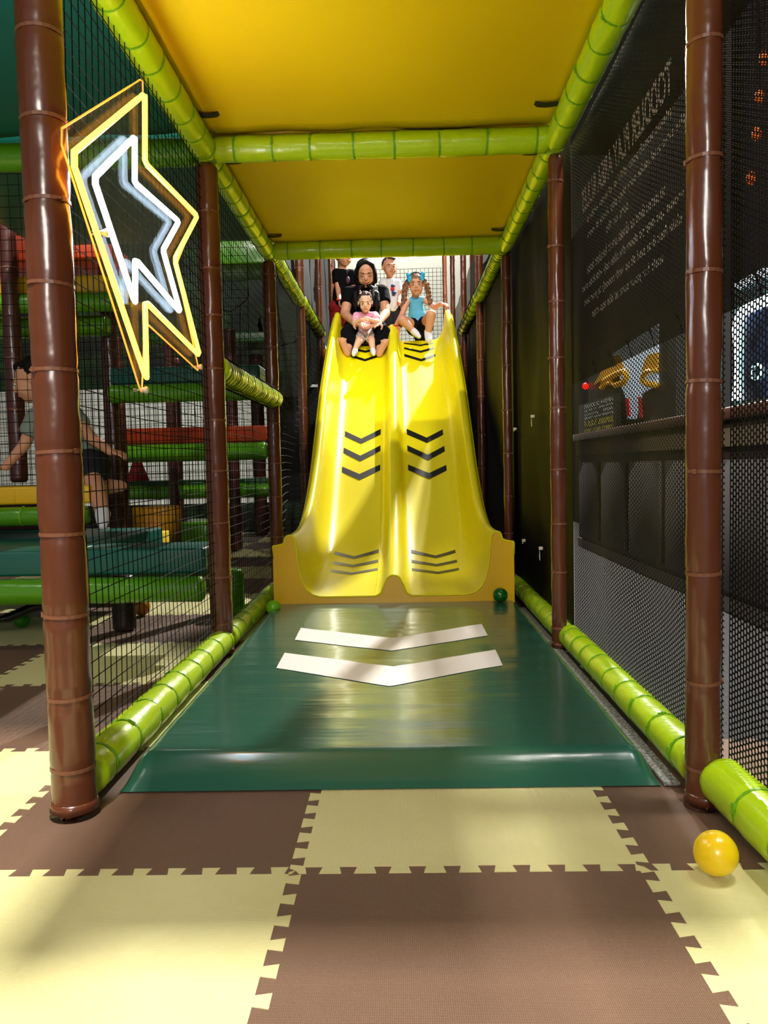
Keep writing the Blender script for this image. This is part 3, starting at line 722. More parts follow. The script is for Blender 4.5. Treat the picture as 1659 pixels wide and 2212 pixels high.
# ------------------------------------------------------------------ counter and machines outside on the right
cn = empty('service_counter', (1.5, 4, 0), 'long dark panelled counter outside the mesh on the right', 'counter')
WD = mat('dark_wood', (56, 40, 34), .5, 'noise', 20, .2, col2=(44, 32, 28), vs=5)
box('body', 1.5, 2.0, 2.3, 6.6, 0, .88, WD, cn)
box('worktop', 1.46, 2.04, 2.26, 6.64, .88, .935, mat('red_wood', (98, 62, 50), .4), cn, .008)
box('front_board', 1.485, 1.5, 2.3, 6.6, .76, .86, mat('tan_board', (120, 104, 84), .6), cn)
for i in range(6):
    y = 2.4 + i * .7; box('front_panel', 1.48, 1.5, y, y + .6, .1, .7, mat('panel_paint', (96, 92, 92), .6), cn, .004)
box('plinth', 1.49, 1.52, 2.3, 6.6, 0, .07, mat('pale_plinth', (150, 140, 130), .6), cn)
# lit machine
lm = empty('lit_machine', (1.52, 3.3, .935), 'dark machine with a glowing white rounded frame, at the right edge behind the mesh', 'machine')
box('housing', 1.53, 1.9, 2.5, 3.63, .935, 1.5, mat('teal_panel', (92, 140, 140), .5), lm, .01)
box('screen', 1.522, 1.53, 2.62, 3.5, .96, 1.33, mat('navy_screen', (18, 28, 52), .2, 'noise', 8, .1, col2=(60, 84, 130), vs=9), lm)
pts = []
for (y, z) in ((3.55, .966), (3.55, 1.28), (3.535, 1.32), (3.5, 1.345), (3.45, 1.35), (2.7, 1.35), (2.62, 1.34), (2.58, 1.28), (2.58, .966)): pts.append(V((1.515, y, z)))
tube('light_frame', pts, .021, mat('white_lightbox', (255, 255, 255), .4, emit=(220, 238, 255), estr=5), lm, 10)
box('top_light', 1.5, 1.53, 2.5, 3.55, 1.455, 1.478, mat('white_lightbox', (255, 255, 255), .4), lm)
vs = [V((1.515, 3.36 + .05*math.cos(a), 1.07 + .03*math.sin(a))) for a in [2*PI*i/16 for i in range(16)]]
tube('screen_emblem', vs, .006, mat('pale_light', (190, 220, 220), .4, emit=(170, 214, 214), estr=1.5), lm, 6, True)
# game cabinet with white board and amber shapes
gc = empty('game_cabinet', (1.52, 5.2, .935), 'game machine with a white board and two amber shapes, behind the mesh on the right', 'game machine')
box('housing', 1.56, 2.0, 4.45, 6.5, .935, 1.6, mat('slate_panel', (50, 52, 54), .5), gc)
def poly(name, pts, m, parent, X=1.55, th=.01):
    ps = [at(px, py, X=X) for px, py in pts]; n = len(ps); vs = ps + [p + V((th, 0, 0)) for p in ps]
    return pyd(name, vs, [tuple(range(n)), tuple(range(2*n-1, n-1, -1))] + [(i, (i+1) % n, n+(i+1) % n, n+i) for i in range(n)], m, parent)
poly('white_board', [(1322, 765), (1420, 700), (1420, 830), (1385, 850), (1372, 905), (1355, 905), (1352, 860), (1340, 830), (1335, 790)], mat('lit_white_board', (206, 220, 232), .5, emit=(196, 216, 235), estr=.55), gc)
AMB = mat('amber_board', (214, 158, 20), .5, emit=(214, 150, 10), estr=.25)
vs, fs = [], []
ring1 = [at(px, py, X=1.54) for px, py in ((1318, 826), (1300, 836), (1306, 822), (1335, 806), (1350, 802), (1355, 812), (1348, 826), (1330, 832))]
tube('amber_ring', ring1, .022, AMB, gc, 8, True)
poly('amber_shape', [(1325, 768), (1340, 768), (1347, 800), (1300, 820), (1282, 832), (1300, 800), (1332, 790)], AMB, gc, 1.545)
ring2 = [at(px, py, X=1.54) for px, py in ((1418, 800), (1400, 802), (1390, 810), (1388, 822), (1398, 830), (1418, 832))]
tube('amber_hook', ring2, .018, AMB, gc, 8)
poly('amber_shape', [(1400, 766), (1420, 762), (1420, 800), (1392, 806), (1386, 800), (1392, 780)], AMB, gc, 1.545)
RD = mat('red_strip', (206, 44, 48), .5, emit=(206, 40, 44), estr=.25)
poly('red_strip', [(1351, 862), (1356, 860), (1360, 900), (1354, 898)], RD, gc, 1.54); poly('red_strip', [(1377, 856), (1382, 858), (1386, 902), (1380, 900)], RD, gc, 1.54)
bm = bmesh.new(); c = at(1265, 834, X=1.53); bmesh.ops.create_uvsphere(bm, u_segments=12, v_segments=8, radius=.028)
for v in bm.verts: v.co += c
bmo('red_lamp', bm, mat('red_glow', (255, 30, 20), .4, emit=(255, 20, 10), estr=3), gc, True)
# wide menu screen
ms = empty('score_screen', at(1290, 925, X=1.52), 'dark screen with rows of small pale lettering on the counter', 'screen')
p0_, p1_ = at(1332, 852, X=1.49), at(1250, 852, X=1.49)
box('panel', 1.49, 1.52, p0_.y, p1_.y, .94, p0_.z + .01, mat('dark_screen', (22, 24, 28), .3), ms)
PLT = mat('pale_lettering', (190, 196, 190), .5, emit=(190, 196, 190), estr=.3); YLT = mat('yellow_lettering', (196, 186, 90), .5, emit=(196, 186, 80), estr=.3)
for k, (py, s, m_) in enumerate(((862, 'HIGH SCORES', PLT), (872, 'one two three go', PLT), (882, '500   points', PLT), (890, 'player one ready', PLT), (900, 'tickets 2 4 6 8', YLT), (908, 'press start', YLT), (918, 'insert card here', YLT))):
    p = at(1322, py, X=1.52); text(s, p0_.y + .08, p1_.y - .2, p.z - .02, .028, ms, 'lettering', 1.487, m_, 0)
# orange sparks on the far right: small signal lamps behind the banner
for k, (px, py) in enumerate(((1650, 125), (1640, 210), (1634, 290), (1622, 385))):
    wd = ('topmost', 'second from the top', 'third from the top', 'lowest')[k]
    c = at(px, py, X=1.6); o = empty('indicator_lamp', c, 'small orange light behind the banner, ' + wd + ' of four', 'lamp', 'orange lights behind the banner')
    bm = bmesh.new(); bmesh.ops.create_uvsphere(bm, u_segments=10, v_segments=8, radius=.02)
    for v in bm.verts: v.co = V((v.co.x, v.co.y, v.co.z * 1.6)) + c
    bmo('bulb', bm, mat('orange_glow', (255, 120, 40), .4, emit=(255, 100, 20), estr=2.5), o, True)
    tube('cable', [c, V((c.x, c.y, 5.2))], .003, CORD, o, 5)

# ------------------------------------------------------------------ people
def capsule(vs, fs, a, b, ra, rb, n=12, e0=1., e1=1., sq=1., sqd=None):
    """closed tapered limb from a to b; sq flattens it along sqd"""
    a, b = V(a), V(b); d = b - a; L = d.length
    x, y, d = frame_of(d if L > 1e-6 else V((0, 0, 1)))
    if sqd is not None:
        sd = V(sqd); y = (sd - d * sd.dot(d)).normalized(); x = y.cross(d)
    base = len(vs); rows = []
    for q in (90, 68, 45, 22): t = math.radians(q); rows.append((-math.sin(t) * ra * e0, math.cos(t) * ra))
    rows.append((0, ra)); rows.append((L, rb))
    for q in (22, 45, 68, 90): t = math.radians(q); rows.append((L + math.sin(t) * rb * e1, math.cos(t) * rb))
    for s, r in rows:
        for k in range(n):
            an = 2*PI*k/n; vs.append(a + d * s + x * (math.cos(an) * max(r, 1e-5)) + y * (math.sin(an) * max(r, 1e-5) * sq))
    for i in range(len(rows) - 1):
        for k in range(n): fs.append((base+i*n+k, base+i*n+(k+1) % n, base+(i+1)*n+(k+1) % n, base+(i+1)*n+k))
    fs.append(tuple(base+k for k in range(n))[::-1]); fs.append(tuple(base+(len(rows)-1)*n+k for k in range(n)))
def ellip(vs, fs, c, ax, rad, n=16, m=10):
    base = len(vs); R, Fw, U = ax
    for i in range(m + 1):
        t = -PI/2 + PI*i/m
        for k in range(n):
            an = 2*PI*k/n; ct = max(math.cos(t), 1e-4)
            vs.append(V(c) + R*(math.cos(an)*ct*rad[0]) + Fw*(math.sin(an)*ct*rad[1]) + U*(math.sin(t)*rad[2]))
    for i in range(m):
        for k in range(n): fs.append((base+i*n+k, base+i*n+(k+1) % n, base+(i+1)*n+(k+1) % n, base+(i+1)*n+k))
    fs.append(tuple(base+k for k in range(n))[::-1]); fs.append(tuple(base+m*n+k for k in range(n)))
def fuse(name, vs, fs, m, parent, vox=.004, smooth=3, disp=0., ds=30.):
    """melt closed pieces into one continuous skin"""
    me = bpy.data.meshes.new(name); me.from_pydata([tuple(v) for v in vs], [], fs); me.update()
    bm = bmesh.new(); bm.from_mesh(me); bmesh.ops.recalc_face_normals(bm, faces=bm.faces); bm.to_mesh(me); bm.free()
    o = bpy.data.objects.new('tmp', me)
    r = o.modifiers.new('r', 'REMESH'); r.mode = 'VOXEL'; r.voxel_size = vox
    s = o.modifiers.new('s', 'SMOOTH'); s.factor = .5; s.iterations = smooth
    m2 = evaluated(o)
    m2.name = name; m2.materials.clear()
    if disp:
        cs = [v.co.copy() for v in m2.vertices]; ns = [v.normal.copy() for v in m2.vertices]
        m2.vertices.foreach_set('co', [q for c, n in zip(cs, ns) for q in (c + n * (noise.noise(c * ds) * disp))]); m2.update()
    return link(name, m2, m, parent, True)

class Fig:
    def __init__(s, name, label, base, skin, group=None):
        s.root = empty(name, base, label, 'person', group); s.b = ([], []); s.skin = skin; s.vox = .004
    def limb(s, *pts, sq=1., sqd=None):
        for (a, ra), (b, rb) in zip(pts, pts[1:]): capsule(*s.b, a, b, ra, rb, sq=sq, sqd=sqd)
    def head(s, c, fwd, up, H, eyes=True, closed=False, smile=False, full=True):
        U = V(up).normalized(); Fw = V(fwd); Fw = (Fw - U * Fw.dot(U)).normalized(); R = Fw.cross(U).normalized(); c = V(c)
        s.hd = (c, R, Fw, U, H); P = lambda x, y, z: c + (R*x + Fw*y + U*z) * H
        ax = (R, Fw, U); E = lambda p, r: ellip(*s.b, P(*p), ax, tuple(q*H for q in r))
        E((0, -.07, .12), (.35, .42, .375)); E((0, .12, -.1), (.285, .3, .37)); E((0, .21, -.37), (.13, .12, .1))
        for q in (-1, 1):
            E((q*.15, .23, -.19), (.12, .13, .12)); E((q*.355, -.03, -.04), (.035, .07, .1))
        capsule(*s.b, P(0, .38, .0), P(0, .445, -.11), .03*H, .05*H)
        E((0, .37, .1), (.2, .05, .035)); E((0, .37, -.25), (.085, .055, .03))
        s.P = P; s.ax = ax
        R_ = s.root
        W = mat('eye_white', (226, 220, 214), .3); D = mat('eye_dark', (26, 16, 12), .2); LP = mat('lips', (168, 84, 78), .5); BR = mat('brow', (46, 30, 22), .7)
        for q in (-1, 1):
            if eyes and not closed:
                v_, f_ = [], []; ellip(v_, f_, P(q*.135, .372, -.0), ax, (.062*H, .03*H, .032*H), 12, 8); ey = pyd('eye', v_, f_, W, R_, True)
                v_, f_ = [], []; ellip(v_, f_, P(q*.132, .392, -.002), ax, (.038*H, .019*H, .033*H), 10, 6); pyd('iris', v_, f_, D, ey, True)
            if closed: tube('eyelash', [P(q*.19, .355, -.0), P(q*.135, .402, -.022), P(q*.08, .385, -.008)], .011*H, D, R_, 6)
            tube('eyebrow', [P(q*.21, .345, .09), P(q*.14, .415, .115), P(q*.07, .425, .1)], .013*H, BR, R_, 6)
        tube('lips', [P(-.085, .385, -.24 + (.02 if smile else 0)), P(0, .43, -.255), P(.085, .385, -.24 + (.02 if smile else 0))], .018*H, LP, R_, 6)
    def hand(s, w, d, nrm, size, curl=.5, thumb=1):
        """palm and five fingers; w wrist, d pointing, nrm out of the palm"""
        w, d, n = V(w), V(d).normalized(), V(nrm); n = (n - d * n.dot(d)).normalized(); x = d.cross(n)
        for k in range(5):
            u = (k - 2) * .085 * size; capsule(*s.b, w + d*(.02*size) + x*u*.6, w + d*(.45*size) + x*u, .085*size, .085*size)
        for k, ln in enumerate((.42, .5, .47, .36)):
            u = (k - 1.5) * .135 * size; p = w + d*(.48*size) + x*u; q = d; L = ln*size
            for j, seg in enumerate((.45, .32, .23)):
                q = (q * math.cos(curl * .75) + n * math.sin(curl * .75)).normalized() if j or curl > .3 else q
                q2 = p + q * seg * L; capsule(*s.b, p, q2, (.058 - .006*j)*size, (.052 - .006*j)*size, 8); p = q2
        t0 = w + d*(.12*size) + x*(thumb*.16*size); t1 = t0 + (d*.55 + x*thumb*.75 + n*.35).normalized()*.24*size; t2 = t1 + (d*.85 + x*thumb*.2 + n*.5).normalized()*.2*size
        capsule(*s.b, t0, t1, .075*size, .06*size, 8); capsule(*s.b, t1, t2, .06*size, .05*size, 8)
    def done(s, vox=.004): fuse('body', *s.b, s.skin, s.root, vox)
    def cloth(s, name, m, parts, vox=.005, disp=.003, smooth=3):
        v_, f_ = [], []
        for p in parts: capsule(v_, f_, *p[:4], **(p[4] if len(p) > 4 else {}))
        return fuse(name, v_, f_, m, s.root, vox, smooth, disp, 22)
    def mass(s, name, m, ells, caps=(), vox=.005, disp=.004, ds=40, smooth=2):
        v_, f_ = [], []; c, R, Fw, U, H = s.hd
        for p, r in ells: ellip(v_, f_, s.P(*p), s.ax, tuple(q*H for q in r))
        for a, b, ra, rb in caps: capsule(v_, f_, a, b, ra, rb)
        return fuse(name, v_, f_, m, s.root, vox, smooth, disp, ds)
SK = mat('skin_tan', (206, 148, 116), .5, sub=.12); SK2 = mat('skin_fair', (232, 184, 156), .5, sub=.12)
BLK = mat('black_cotton', (11, 11, 14), .9, 'noise', 40, .3, spec=.1); HAIRB = mat('black_hair', (12, 8, 8), .6, 'noise', 60, .5, spec=.15)
HAIRN = mat('brown_hair', (104, 66, 44), .5, 'noise', 55, .7, col2=(150, 104, 70), vs=40); HAIRD = mat('dark_brown_hair', (60, 38, 28), .55, 'noise', 55, .6)
SOCK = mat('white_sock', (226, 224, 232), .8, 'noise', 80, .3); REDB = mat('red_wristband', (210, 44, 26), .5)
FWD = V((.02, -1, -.12))
def foot(f, heel, toe, m, name='sock', r=.02, w=.028):
    return f.cloth(name, m, [(heel, V(heel).lerp(V(toe), .55), r*1.05, w*.9), (V(heel).lerp(V(toe), .5), toe, w*.9, w*.62)], .004, .0008)

# --- woman
f = Fig('person', 'woman with long black hair in a black shirt sliding down barefoot, toddler between her knees', (CX - .235, 6.95, 1.79), SK)
hc = at(790, 591, Y=6.93)
f.head(hc, (.05, -.86, -.5), (0, -.42, .9), .238, closed=True)
nk = at(790, 624, Y=7.06); ch = at(789, 655, Y=7.09); pv = V((at(789, 720, Y=7.12).x, 7.12, 1.94))
sl, sr = at(755, 634, Y=7.08), at(825, 631, Y=7.08)
f.limb((hc + V((0, .03, -.03)), .05), (nk, .055)); f.limb((nk, .06), (ch, .11), (pv, .13))
f.limb((sl, .055), (sr, .055))
el, er = at(745, 678, Y=6.98), at(833, 676, Y=6.98); wl, wr = at(768, 700, Y=6.70), at(818, 697, Y=6.72)
f.limb((sl, .052), (el, .042), (wl, .028)); f.limb((sr, .052), (er, .042), (wr, .028))
f.hand(wl, at(792, 701, Y=6.60) - wl, (0, .3, -1), .165, .35, thumb=-1); f.hand(wr, at(800, 706, Y=6.60) - wr, (0, .6, -1), .165, .25, thumb=1)
kl, kr = at(756, 722, Y=6.78), at(824, 722, Y=6.78); al, ar = at(751, 750, Y=6.66), at(822, 752, Y=6.66)
f.limb((pv + V((-.07, -.02, 0)), .085), (kl, .06), (al, .042)); f.limb((pv + V((.07, -.02, 0)), .085), (kr, .06), (ar, .042))
for a_, t_, hl_ in ((al, at(740, 738, Y=6.58), at(750, 764, Y=6.60)), (ar, at(831, 741, Y=6.58), at(819, 765, Y=6.60))):
    f.limb((a_, .036), (hl_ + V((0, .02, .01)), .03)); f.limb((hl_, .027), (hl_.lerp(t_, .5), .029), (t_, .032), sq=.8, sqd=(0, 1, 0))
    sx = 1 if a_ is al else -1
    for k in range(5):
        u = (k - 2) * .0125; p = t_ + V((u, -.004, .016 - abs(u) * .25)); capsule(*f.b, p, p + V((u*.25, -.004, .019 - .002*k if sx > 0 else .011 + .002*k)), .0068, .006, 8)
f.done(.0045)
f.cloth('shirt', BLK, [(nk + V((0, .03, -.075)), ch, .07, .125, dict(e0=.3)), (ch, pv, .13, .145), (sl, sr, .068, .068), (sl, sl.lerp(el, .5), .066, .066, dict(e1=.3)), (sr, sr.lerp(er, .5), .066, .066, dict(e1=.3))], .006)
f.cloth('trousers', BLK, [(pv + V((-.07, 0, .01)), kl, .105, .085), (kl, al + V((0, .0, .015)), .085, .055, dict(e1=.3)), (pv + V((.07, 0, .01)), kr, .105, .085), (kr, ar + V((0, 0, .015)), .085, .055, dict(e1=.3)), (pv + V((-.08, 0, 0)), pv + V((.08, 0, 0)), .12, .12)], .006)
P = f.P; hb = []
for q in (-1, 1):
    for k in range(6):
        e = k / 5
        ch_ = [P(q*.03, .16 - .3*e, .45 + .02*e), P(q*.235, .2 - .40*e, .35), P(q*(.335 + .02*e), .08 - .34*e, -.06), at(790 + q*(13 + 9*e), 622, Y=6.90 + .12*e), at(791 + q*(12 + 12*e), 640, Y=6.87 + .12*e), at(791 + q*(19 + 7*e), 662 - 3*e, Y=6.88 + .10*e)]
        for i in range(5): hb.append((ch_[i], ch_[i+1], (.016, .018, .019, .019, .017)[i], (.018, .019, .019, .017, .006)[i]))
    for k in range(4):
        e = k / 3; ch_ = [P(q*(.30 + .03*e), -.04 - .25*e, .08), P(q*(.34 + .02*e), -.05 - .3*e, -.3), at(790 + q*(23 + 2*e), 634, Y=6.93 + .06*e), at(791 + q*(24 + 2*e), 650, Y=6.91 + .05*e), at(791 + q*(21 + 3*e), 672 - 4*e, Y=6.90 + .05*e)]
        for i in range(4): hb.append((ch_[i], ch_[i+1], .02, (.02, .02, .019, .006)[i]))
f.mass('hair', HAIRB, [((0, -.11, .15), (.365, .42, .385)), ((0, -.3, -.2), (.3, .18, .45))], hb, .0045, .0015, 60)

# --- toddler
f = Fig('person', 'toddler in a pink top and printed shorts held in the lap of the woman', (at(789, 725, Y=6.72).x, 6.8, 1.80), SK2)
hc = at(789, 653, Y=6.70); f.head(hc, (.06, -.86, -.42), (0, -.36, .93), .168)
nk = at(790, 674, Y=6.77); pv = at(789, 718, Y=6.84)
sl, sr = at(770, 682, Y=6.77), at(810, 681, Y=6.77); el, er = at(766, 699, Y=6.68), at(815, 696, Y=6.68); wl, wr = at(781, 690, Y=6.62), at(798, 690, Y=6.62)
f.limb((hc, .03), (nk, .032), (pv, .062)); f.limb((sl, .026), (sr, .026)); f.limb((sl, .027), (el, .024), (wl, .017)); f.limb((sr, .027), (er, .024), (wr, .017))
f.hand(wl, V((1, -.2, .25)), (0, .8, -.4), .075, .5, -1); f.hand(wr, V((-1, -.2, .2)), (0, .8, -.4), .075, .5, 1)
kl, kr = at(775, 738, Y=6.68), at(803, 737, Y=6.68); al, ar = at(768, 752, Y=6.63), at(805, 753, Y=6.63)
f.limb((pv + V((-.035, 0, 0)), .046), (kl, .033), (al, .022)); f.limb((pv + V((.035, 0, 0)), .046), (kr, .033), (ar, .022)); f.done(.0035)
PINK = mat('pink_cotton', (236, 164, 188), .8, 'noise', 60, .3)
f.cloth('pink_top', PINK, [(nk + V((0, 0, -.012)), pv.lerp(nk, .3), .044, .07, dict(e0=.3)), (sl, sr, .032, .032), (sl, sl.lerp(el, .6), .034, .036, dict(e1=.3)), (sr, sr.lerp(er, .6), .034, .036, dict(e1=.3))], .004, .002)
f.cloth('shorts', mat('printed_cotton', (226, 210, 214), .8, 'noise', 60, .3, col2=(150, 150, 160), vs=70), [(pv + V((-.03, 0, .02)), pv + V((.03, 0, .02)), .064, .064), (pv + V((-.035, 0, 0)), (pv + V((-.035, 0, 0))).lerp(kl, .75), .056, .047, dict(e1=.3)), (pv + V((.035, 0, 0)), (pv + V((.035, 0, 0))).lerp(kr, .75), .056, .047, dict(e1=.3))], .004, .0015)
foot(f, at(768, 754, Y=6.64), at(764, 766, Y=6.56), SOCK, r=.022, w=.028); foot(f, at(805, 754, Y=6.64), at(807, 765, Y=6.56), SOCK, r=.022, w=.028)
f.mass('hair', HAIRD, [((0, -.11, .16), (.372, .41, .385)), ((-.25, -.05, .5), (.07, .07, .1)), ((.25, -.05, .5), (.07, .07, .1)), ((.36, -.15, -.05), (.06, .12, .2)), ((-.34, -.15, -.05), (.06, .12, .2))], (), .004, .003, 60)
for q in (-1, 1):
    v_, f_ = [], []; ellip(v_, f_, f.P(q*.22, 0, .45), f.ax, (.012, .012, .008)); pyd('hair_tie', v_, f_, mat('pale_hair_tie', (222, 196, 190), .5), f.root, True)

# --- girl in blue
f = Fig('person', 'small girl in a blue top with curly bunches and blue bows at the slide top', (CX + .235, 6.98, 1.80), SK)
hc = at(899, 616, Y=6.93); f.head(hc, (-.03, -.95, -.2), (-.04, -.12, .99), .198)
nk = at(898, 643, Y=6.99); pv = at(906, 706, Y=7.03); wa = at(901, 680, Y=7.02)
sl, sr = at(880, 650, Y=6.98), at(919, 648, Y=6.98); el, er = at(868, 680, Y=6.94), at(939, 664, Y=6.95); wl, wr = at(855, 703, Y=6.86), at(953, 656, Y=6.88)
f.limb((hc, .036), (nk, .034)); f.limb((nk, .04), (wa, .072), (pv, .078)); f.limb((sl, .03), (sr, .03))
f.limb((sl, .03), (el, .024), (wl, .017)); f.limb((sr, .03), (er, .024), (wr, .017))
f.hand(wl, at(850, 714, Y=6.82) - wl, (.1, .9, -.4), .092, .5, 1); f.hand(wr, at(963, 658, Y=6.86) - wr, (.3, .2, -1), .1, .8, -1)
kl, kr = at(869, 691, Y=6.80), at(931, 680, Y=6.80); al, ar = at(893, 715, Y=6.80), at(924, 722, Y=6.84)
f.limb((pv + V((-.04, 0, 0)), .056), (kl, .043), (al, .026)); f.limb((pv + V((.04, 0, 0)), .056), (kr, .045), (ar, .027)); f.done(.004)
BLUE = mat('blue_cotton', (86, 168, 200), .8, 'noise', 60, .25)
f.cloth('blue_top', BLUE, [(nk + V((0, .01, -.035)), wa, .058, .078, dict(e0=.5)), (wa, wa.lerp(pv, .55), .08, .088, dict(e1=.3)), (sl.lerp(sr, .2), sl.lerp(sr, .8), .034, .034)], .0045, .002)
hem = f.cloth('frilled_hem', mat('pale_blue_frill', (140, 196, 230), .8, 'noise', 120, .9, col2=(84, 140, 200), vs=90), [(wa.lerp(pv, .42), wa.lerp(pv, .6), .092, .095, dict(e0=.3, e1=.3))], .004, .006)
f.cloth('shorts', BLK, [(pv + V((-.04, 0, .0)), pv + V((.04, 0, .0)), .085, .085), (pv + V((-.04, 0, 0)), pv.lerp(kl, .45), .07, .055, dict(e1=.3)), (pv + V((.04, 0, 0)), pv.lerp(kr, .45), .07, .055, dict(e1=.3)), (pv, pv + V((.01, -.03, -.1)), .075, .06)], .0045, .002)
foot(f, al, at(905, 727, Y=6.72), SOCK, r=.029, w=.032); f.cloth('sock', SOCK, [(ar + V((0, 0, .03)), ar, .031, .031, dict(e0=.3)), (ar, at(926, 735, Y=6.76), .031, .03)], .004, .0008)
P = f.P; hb = []
for q in (-1, 1):
    rnd = random.Random(5 + q)
    for k in range(11):
        th = k * .57; prev = P(q*(.36 + .03*math.sin(th)), -.1 + .06*math.cos(th), .2)
        amp = 1.0 if q > 0 else .75
        for j in range(1, 7):
            cur = P(q*(.42 + amp*(.06*j**.7 + .05*math.sin(th*2 + j*1.7))), -.1 + .1*math.cos(th + j*1.9), .2 - (.19 if q > 0 else .17)*j)
            hb.append((prev, cur, .019, .017)); prev = cur
f.mass('hair', HAIRN, [((0, -.09, .165), (.375, .42, .385)), ((-.37, -.12, .16), (.09, .12, .14)), ((.38, -.12, .16), (.1, .12, .14))], hb, .004, .004, 90)
tube('headband', [f.P(.41*math.sin(a), .04, .1 + .45*math.cos(a)) for a in [(-1.35 + 2.7*i/14) for i in range(15)]], .0055, mat('navy_band', (30, 66, 96), .5), f.root, 8)
BOW = mat('bright_blue_ribbon', (44, 170, 220), .4)
for q in (-1, 1):
    b0 = f.P(q*.35, .14, .35); w_ = f.cloth('bow', BOW, [(b0, b0 + V((q*.006, -.008, .016)), .01, .022), (b0, b0 + V((q*.02, -.005, -.012)), .01, .02), (b0, b0 + V((q*.012, -.005, -.034)), .009, .014)], .0035, .001, 1)
tube('wristband', [wl + (V((math.cos(a), 0, .3*math.sin(a))) + V((0, 1, 0))*math.sin(a)) * .02 for a in [2*PI*i/14 for i in range(14)]], .006, REDB, f.root, 6, True)

# --- boy in white shirt
f = Fig('person', 'small boy with short brown hair in a white printed shirt, standing on the deck behind', (at(848, 700, Y=7.75).x, 7.75, 1.76), SK)
hc = at(841, 578, Y=7.7); f.head(hc, (.3, -.93, -.15), (.02, -.1, 1), .195, smile=True)
nk = at(843, 601, Y=7.74); wa = at(848, 645, Y=7.75); pv = at(850, 672, Y=7.76)
sl, sr = at(828, 611, Y=7.74), at(859, 612, Y=7.74); el, er = at(826, 640, Y=7.72), at(863, 640, Y=7.72); wl, wr = at(832, 660, Y=7.66), at(862, 655, Y=7.60)
f.limb((hc, .036), (nk, .036)); f.limb((nk, .04), (wa, .072), (pv, .078)); f.limb((sl, .03), (sr, .03)); f.limb((sl, .03), (el, .025), (wl, .018)); f.limb((sr, .03), (er, .025), (wr, .018))
er2 = at(852, 652, Y=7.62); f.hand(wr, V((1, -.1, -.2)), (0, .5, -1), .085, .4, 1); f.hand(wl, V((.2, -.2, -1)), (1, 0, 0), .085, .4, 1)
kl, kr = at(838, 712, Y=7.74), at(856, 712, Y=7.74); al, ar = V((kl.x, 7.75, 1.83)), V((kr.x, 7.75, 1.83))
f.limb((pv + V((-.04, 0, 0)), .056), (kl, .04), (al, .027)); f.limb((pv + V((.04, 0, 0)), .056), (kr, .04), (ar, .027)); f.done(.004)
WSH = mat('white_cotton', (222, 222, 226), .8, 'noise', 50, .25)
f.cloth('shirt', WSH, [(nk + V((0, 0, -.02)), wa, .055, .08, dict(e0=.3)), (wa, pv, .082, .09, dict(e1=.3)), (sl, sr, .042, .042), (sl, sl.lerp(el, .6), .042, .042, dict(e1=.3)), (sr, sr.lerp(er, .6), .042, .042, dict(e1=.3))], .0045, .002)
NVY = mat('navy_print', (40, 60, 110), .6)
for k, (px, py, w_, h_, m_) in enumerate(((849, 617, 5, 3, NVY), (848, 624, 4.5, 4.5, mat('red_print', (200, 30, 60), .6)), (851, 632, 5.5, 3, NVY), (850, 637, 4, 1.5, NVY))):
    c = at(px, py, Y=7.662); v_, f_ = [], []; ellip(v_, f_, c, (V((1, 0, 0)), V((0, 1, 0)), V((0, 0, 1))), (w_*.0045, .012, h_*.0045), 12, 8); pyd('shirt_print', v_, f_, m_, f.root, True)
f.cloth('shorts', mat('navy_cotton', (18, 22, 34), .85), [(pv + V((-.04, 0, .0)), pv + V((.04, 0, .0)), .083, .083), (pv + V((-.045, 0, 0)), (pv + V((-.045, 0, 0))).lerp(kl, .8), .066, .06, dict(e1=.3)), (pv + V((.045, 0, 0)), (pv + V((.045, 0, 0))).lerp(kr, .8), .066, .06, dict(e1=.3))], .0045, .002)
for a_ in (al, ar): foot(f, a_ + V((0, .01, -.035)), a_ + V((0, -.09, -.045)), SOCK, r=.024, w=.027)
f.mass('hair', HAIRD, [((0, -.13, .17), (.362, .395, .375)), ((-.08, .16, .42), (.2, .12, .09))], (), .004, .002, 80)
tube('wristband', [wr + V((-.012, math.cos(a)*.021, math.sin(a)*.021)) for a in [2*PI*i/14 for i in range(14)]], .006, REDB, f.root, 6, True)

# --- boy in black shirt
f = Fig('person', 'child in a black T-shirt with a red wristband, standing left behind the woman', (at(742, 700, Y=7.35).x, 7.4, 1.76), SK)
hc = at(741, 554, Y=7.38); f.head(hc, (.75, -.66, -.1), (.05, -.05, 1), .2)
nk = at(741, 580, Y=7.42); wa = at(740, 628, Y=7.44); pv = at(738, 662, Y=7.45)
sl, sr = at(727, 590, Y=7.42), at(760, 592, Y=7.44); el, er = at(730, 622, Y=7.38), at(764, 628, Y=7.44); wl, wr = at(733, 648, Y=7.26), at(762, 655, Y=7.44)
f.limb((hc, .038), (nk, .038)); f.limb((nk, .045), (wa, .078), (pv, .08)); f.limb((sl, .032), (sr, .032)); f.limb((sl, .032), (el, .026), (wl, .019)); f.limb((sr, .032), (er, .026), (wr, .019))
f.hand(wl, V((.25, -.4, -1)), (.6, .6, 0), .09, .4, 1); f.hand(wr, V((0, -.1, -1)), (-1, 0, 0), .09, .4, 1)
kl, kr = V((pv.x - .05, 7.45, 2.0)), V((pv.x + .05, 7.45, 2.0)); al, ar = V((kl.x, 7.46, 1.83)), V((kr.x, 7.46, 1.83))
f.limb((pv + V((-.04, 0, 0)), .058), (kl, .042), (al, .028)); f.limb((pv + V((.04, 0, 0)), .058), (kr, .042), (ar, .028)); f.done(.004)
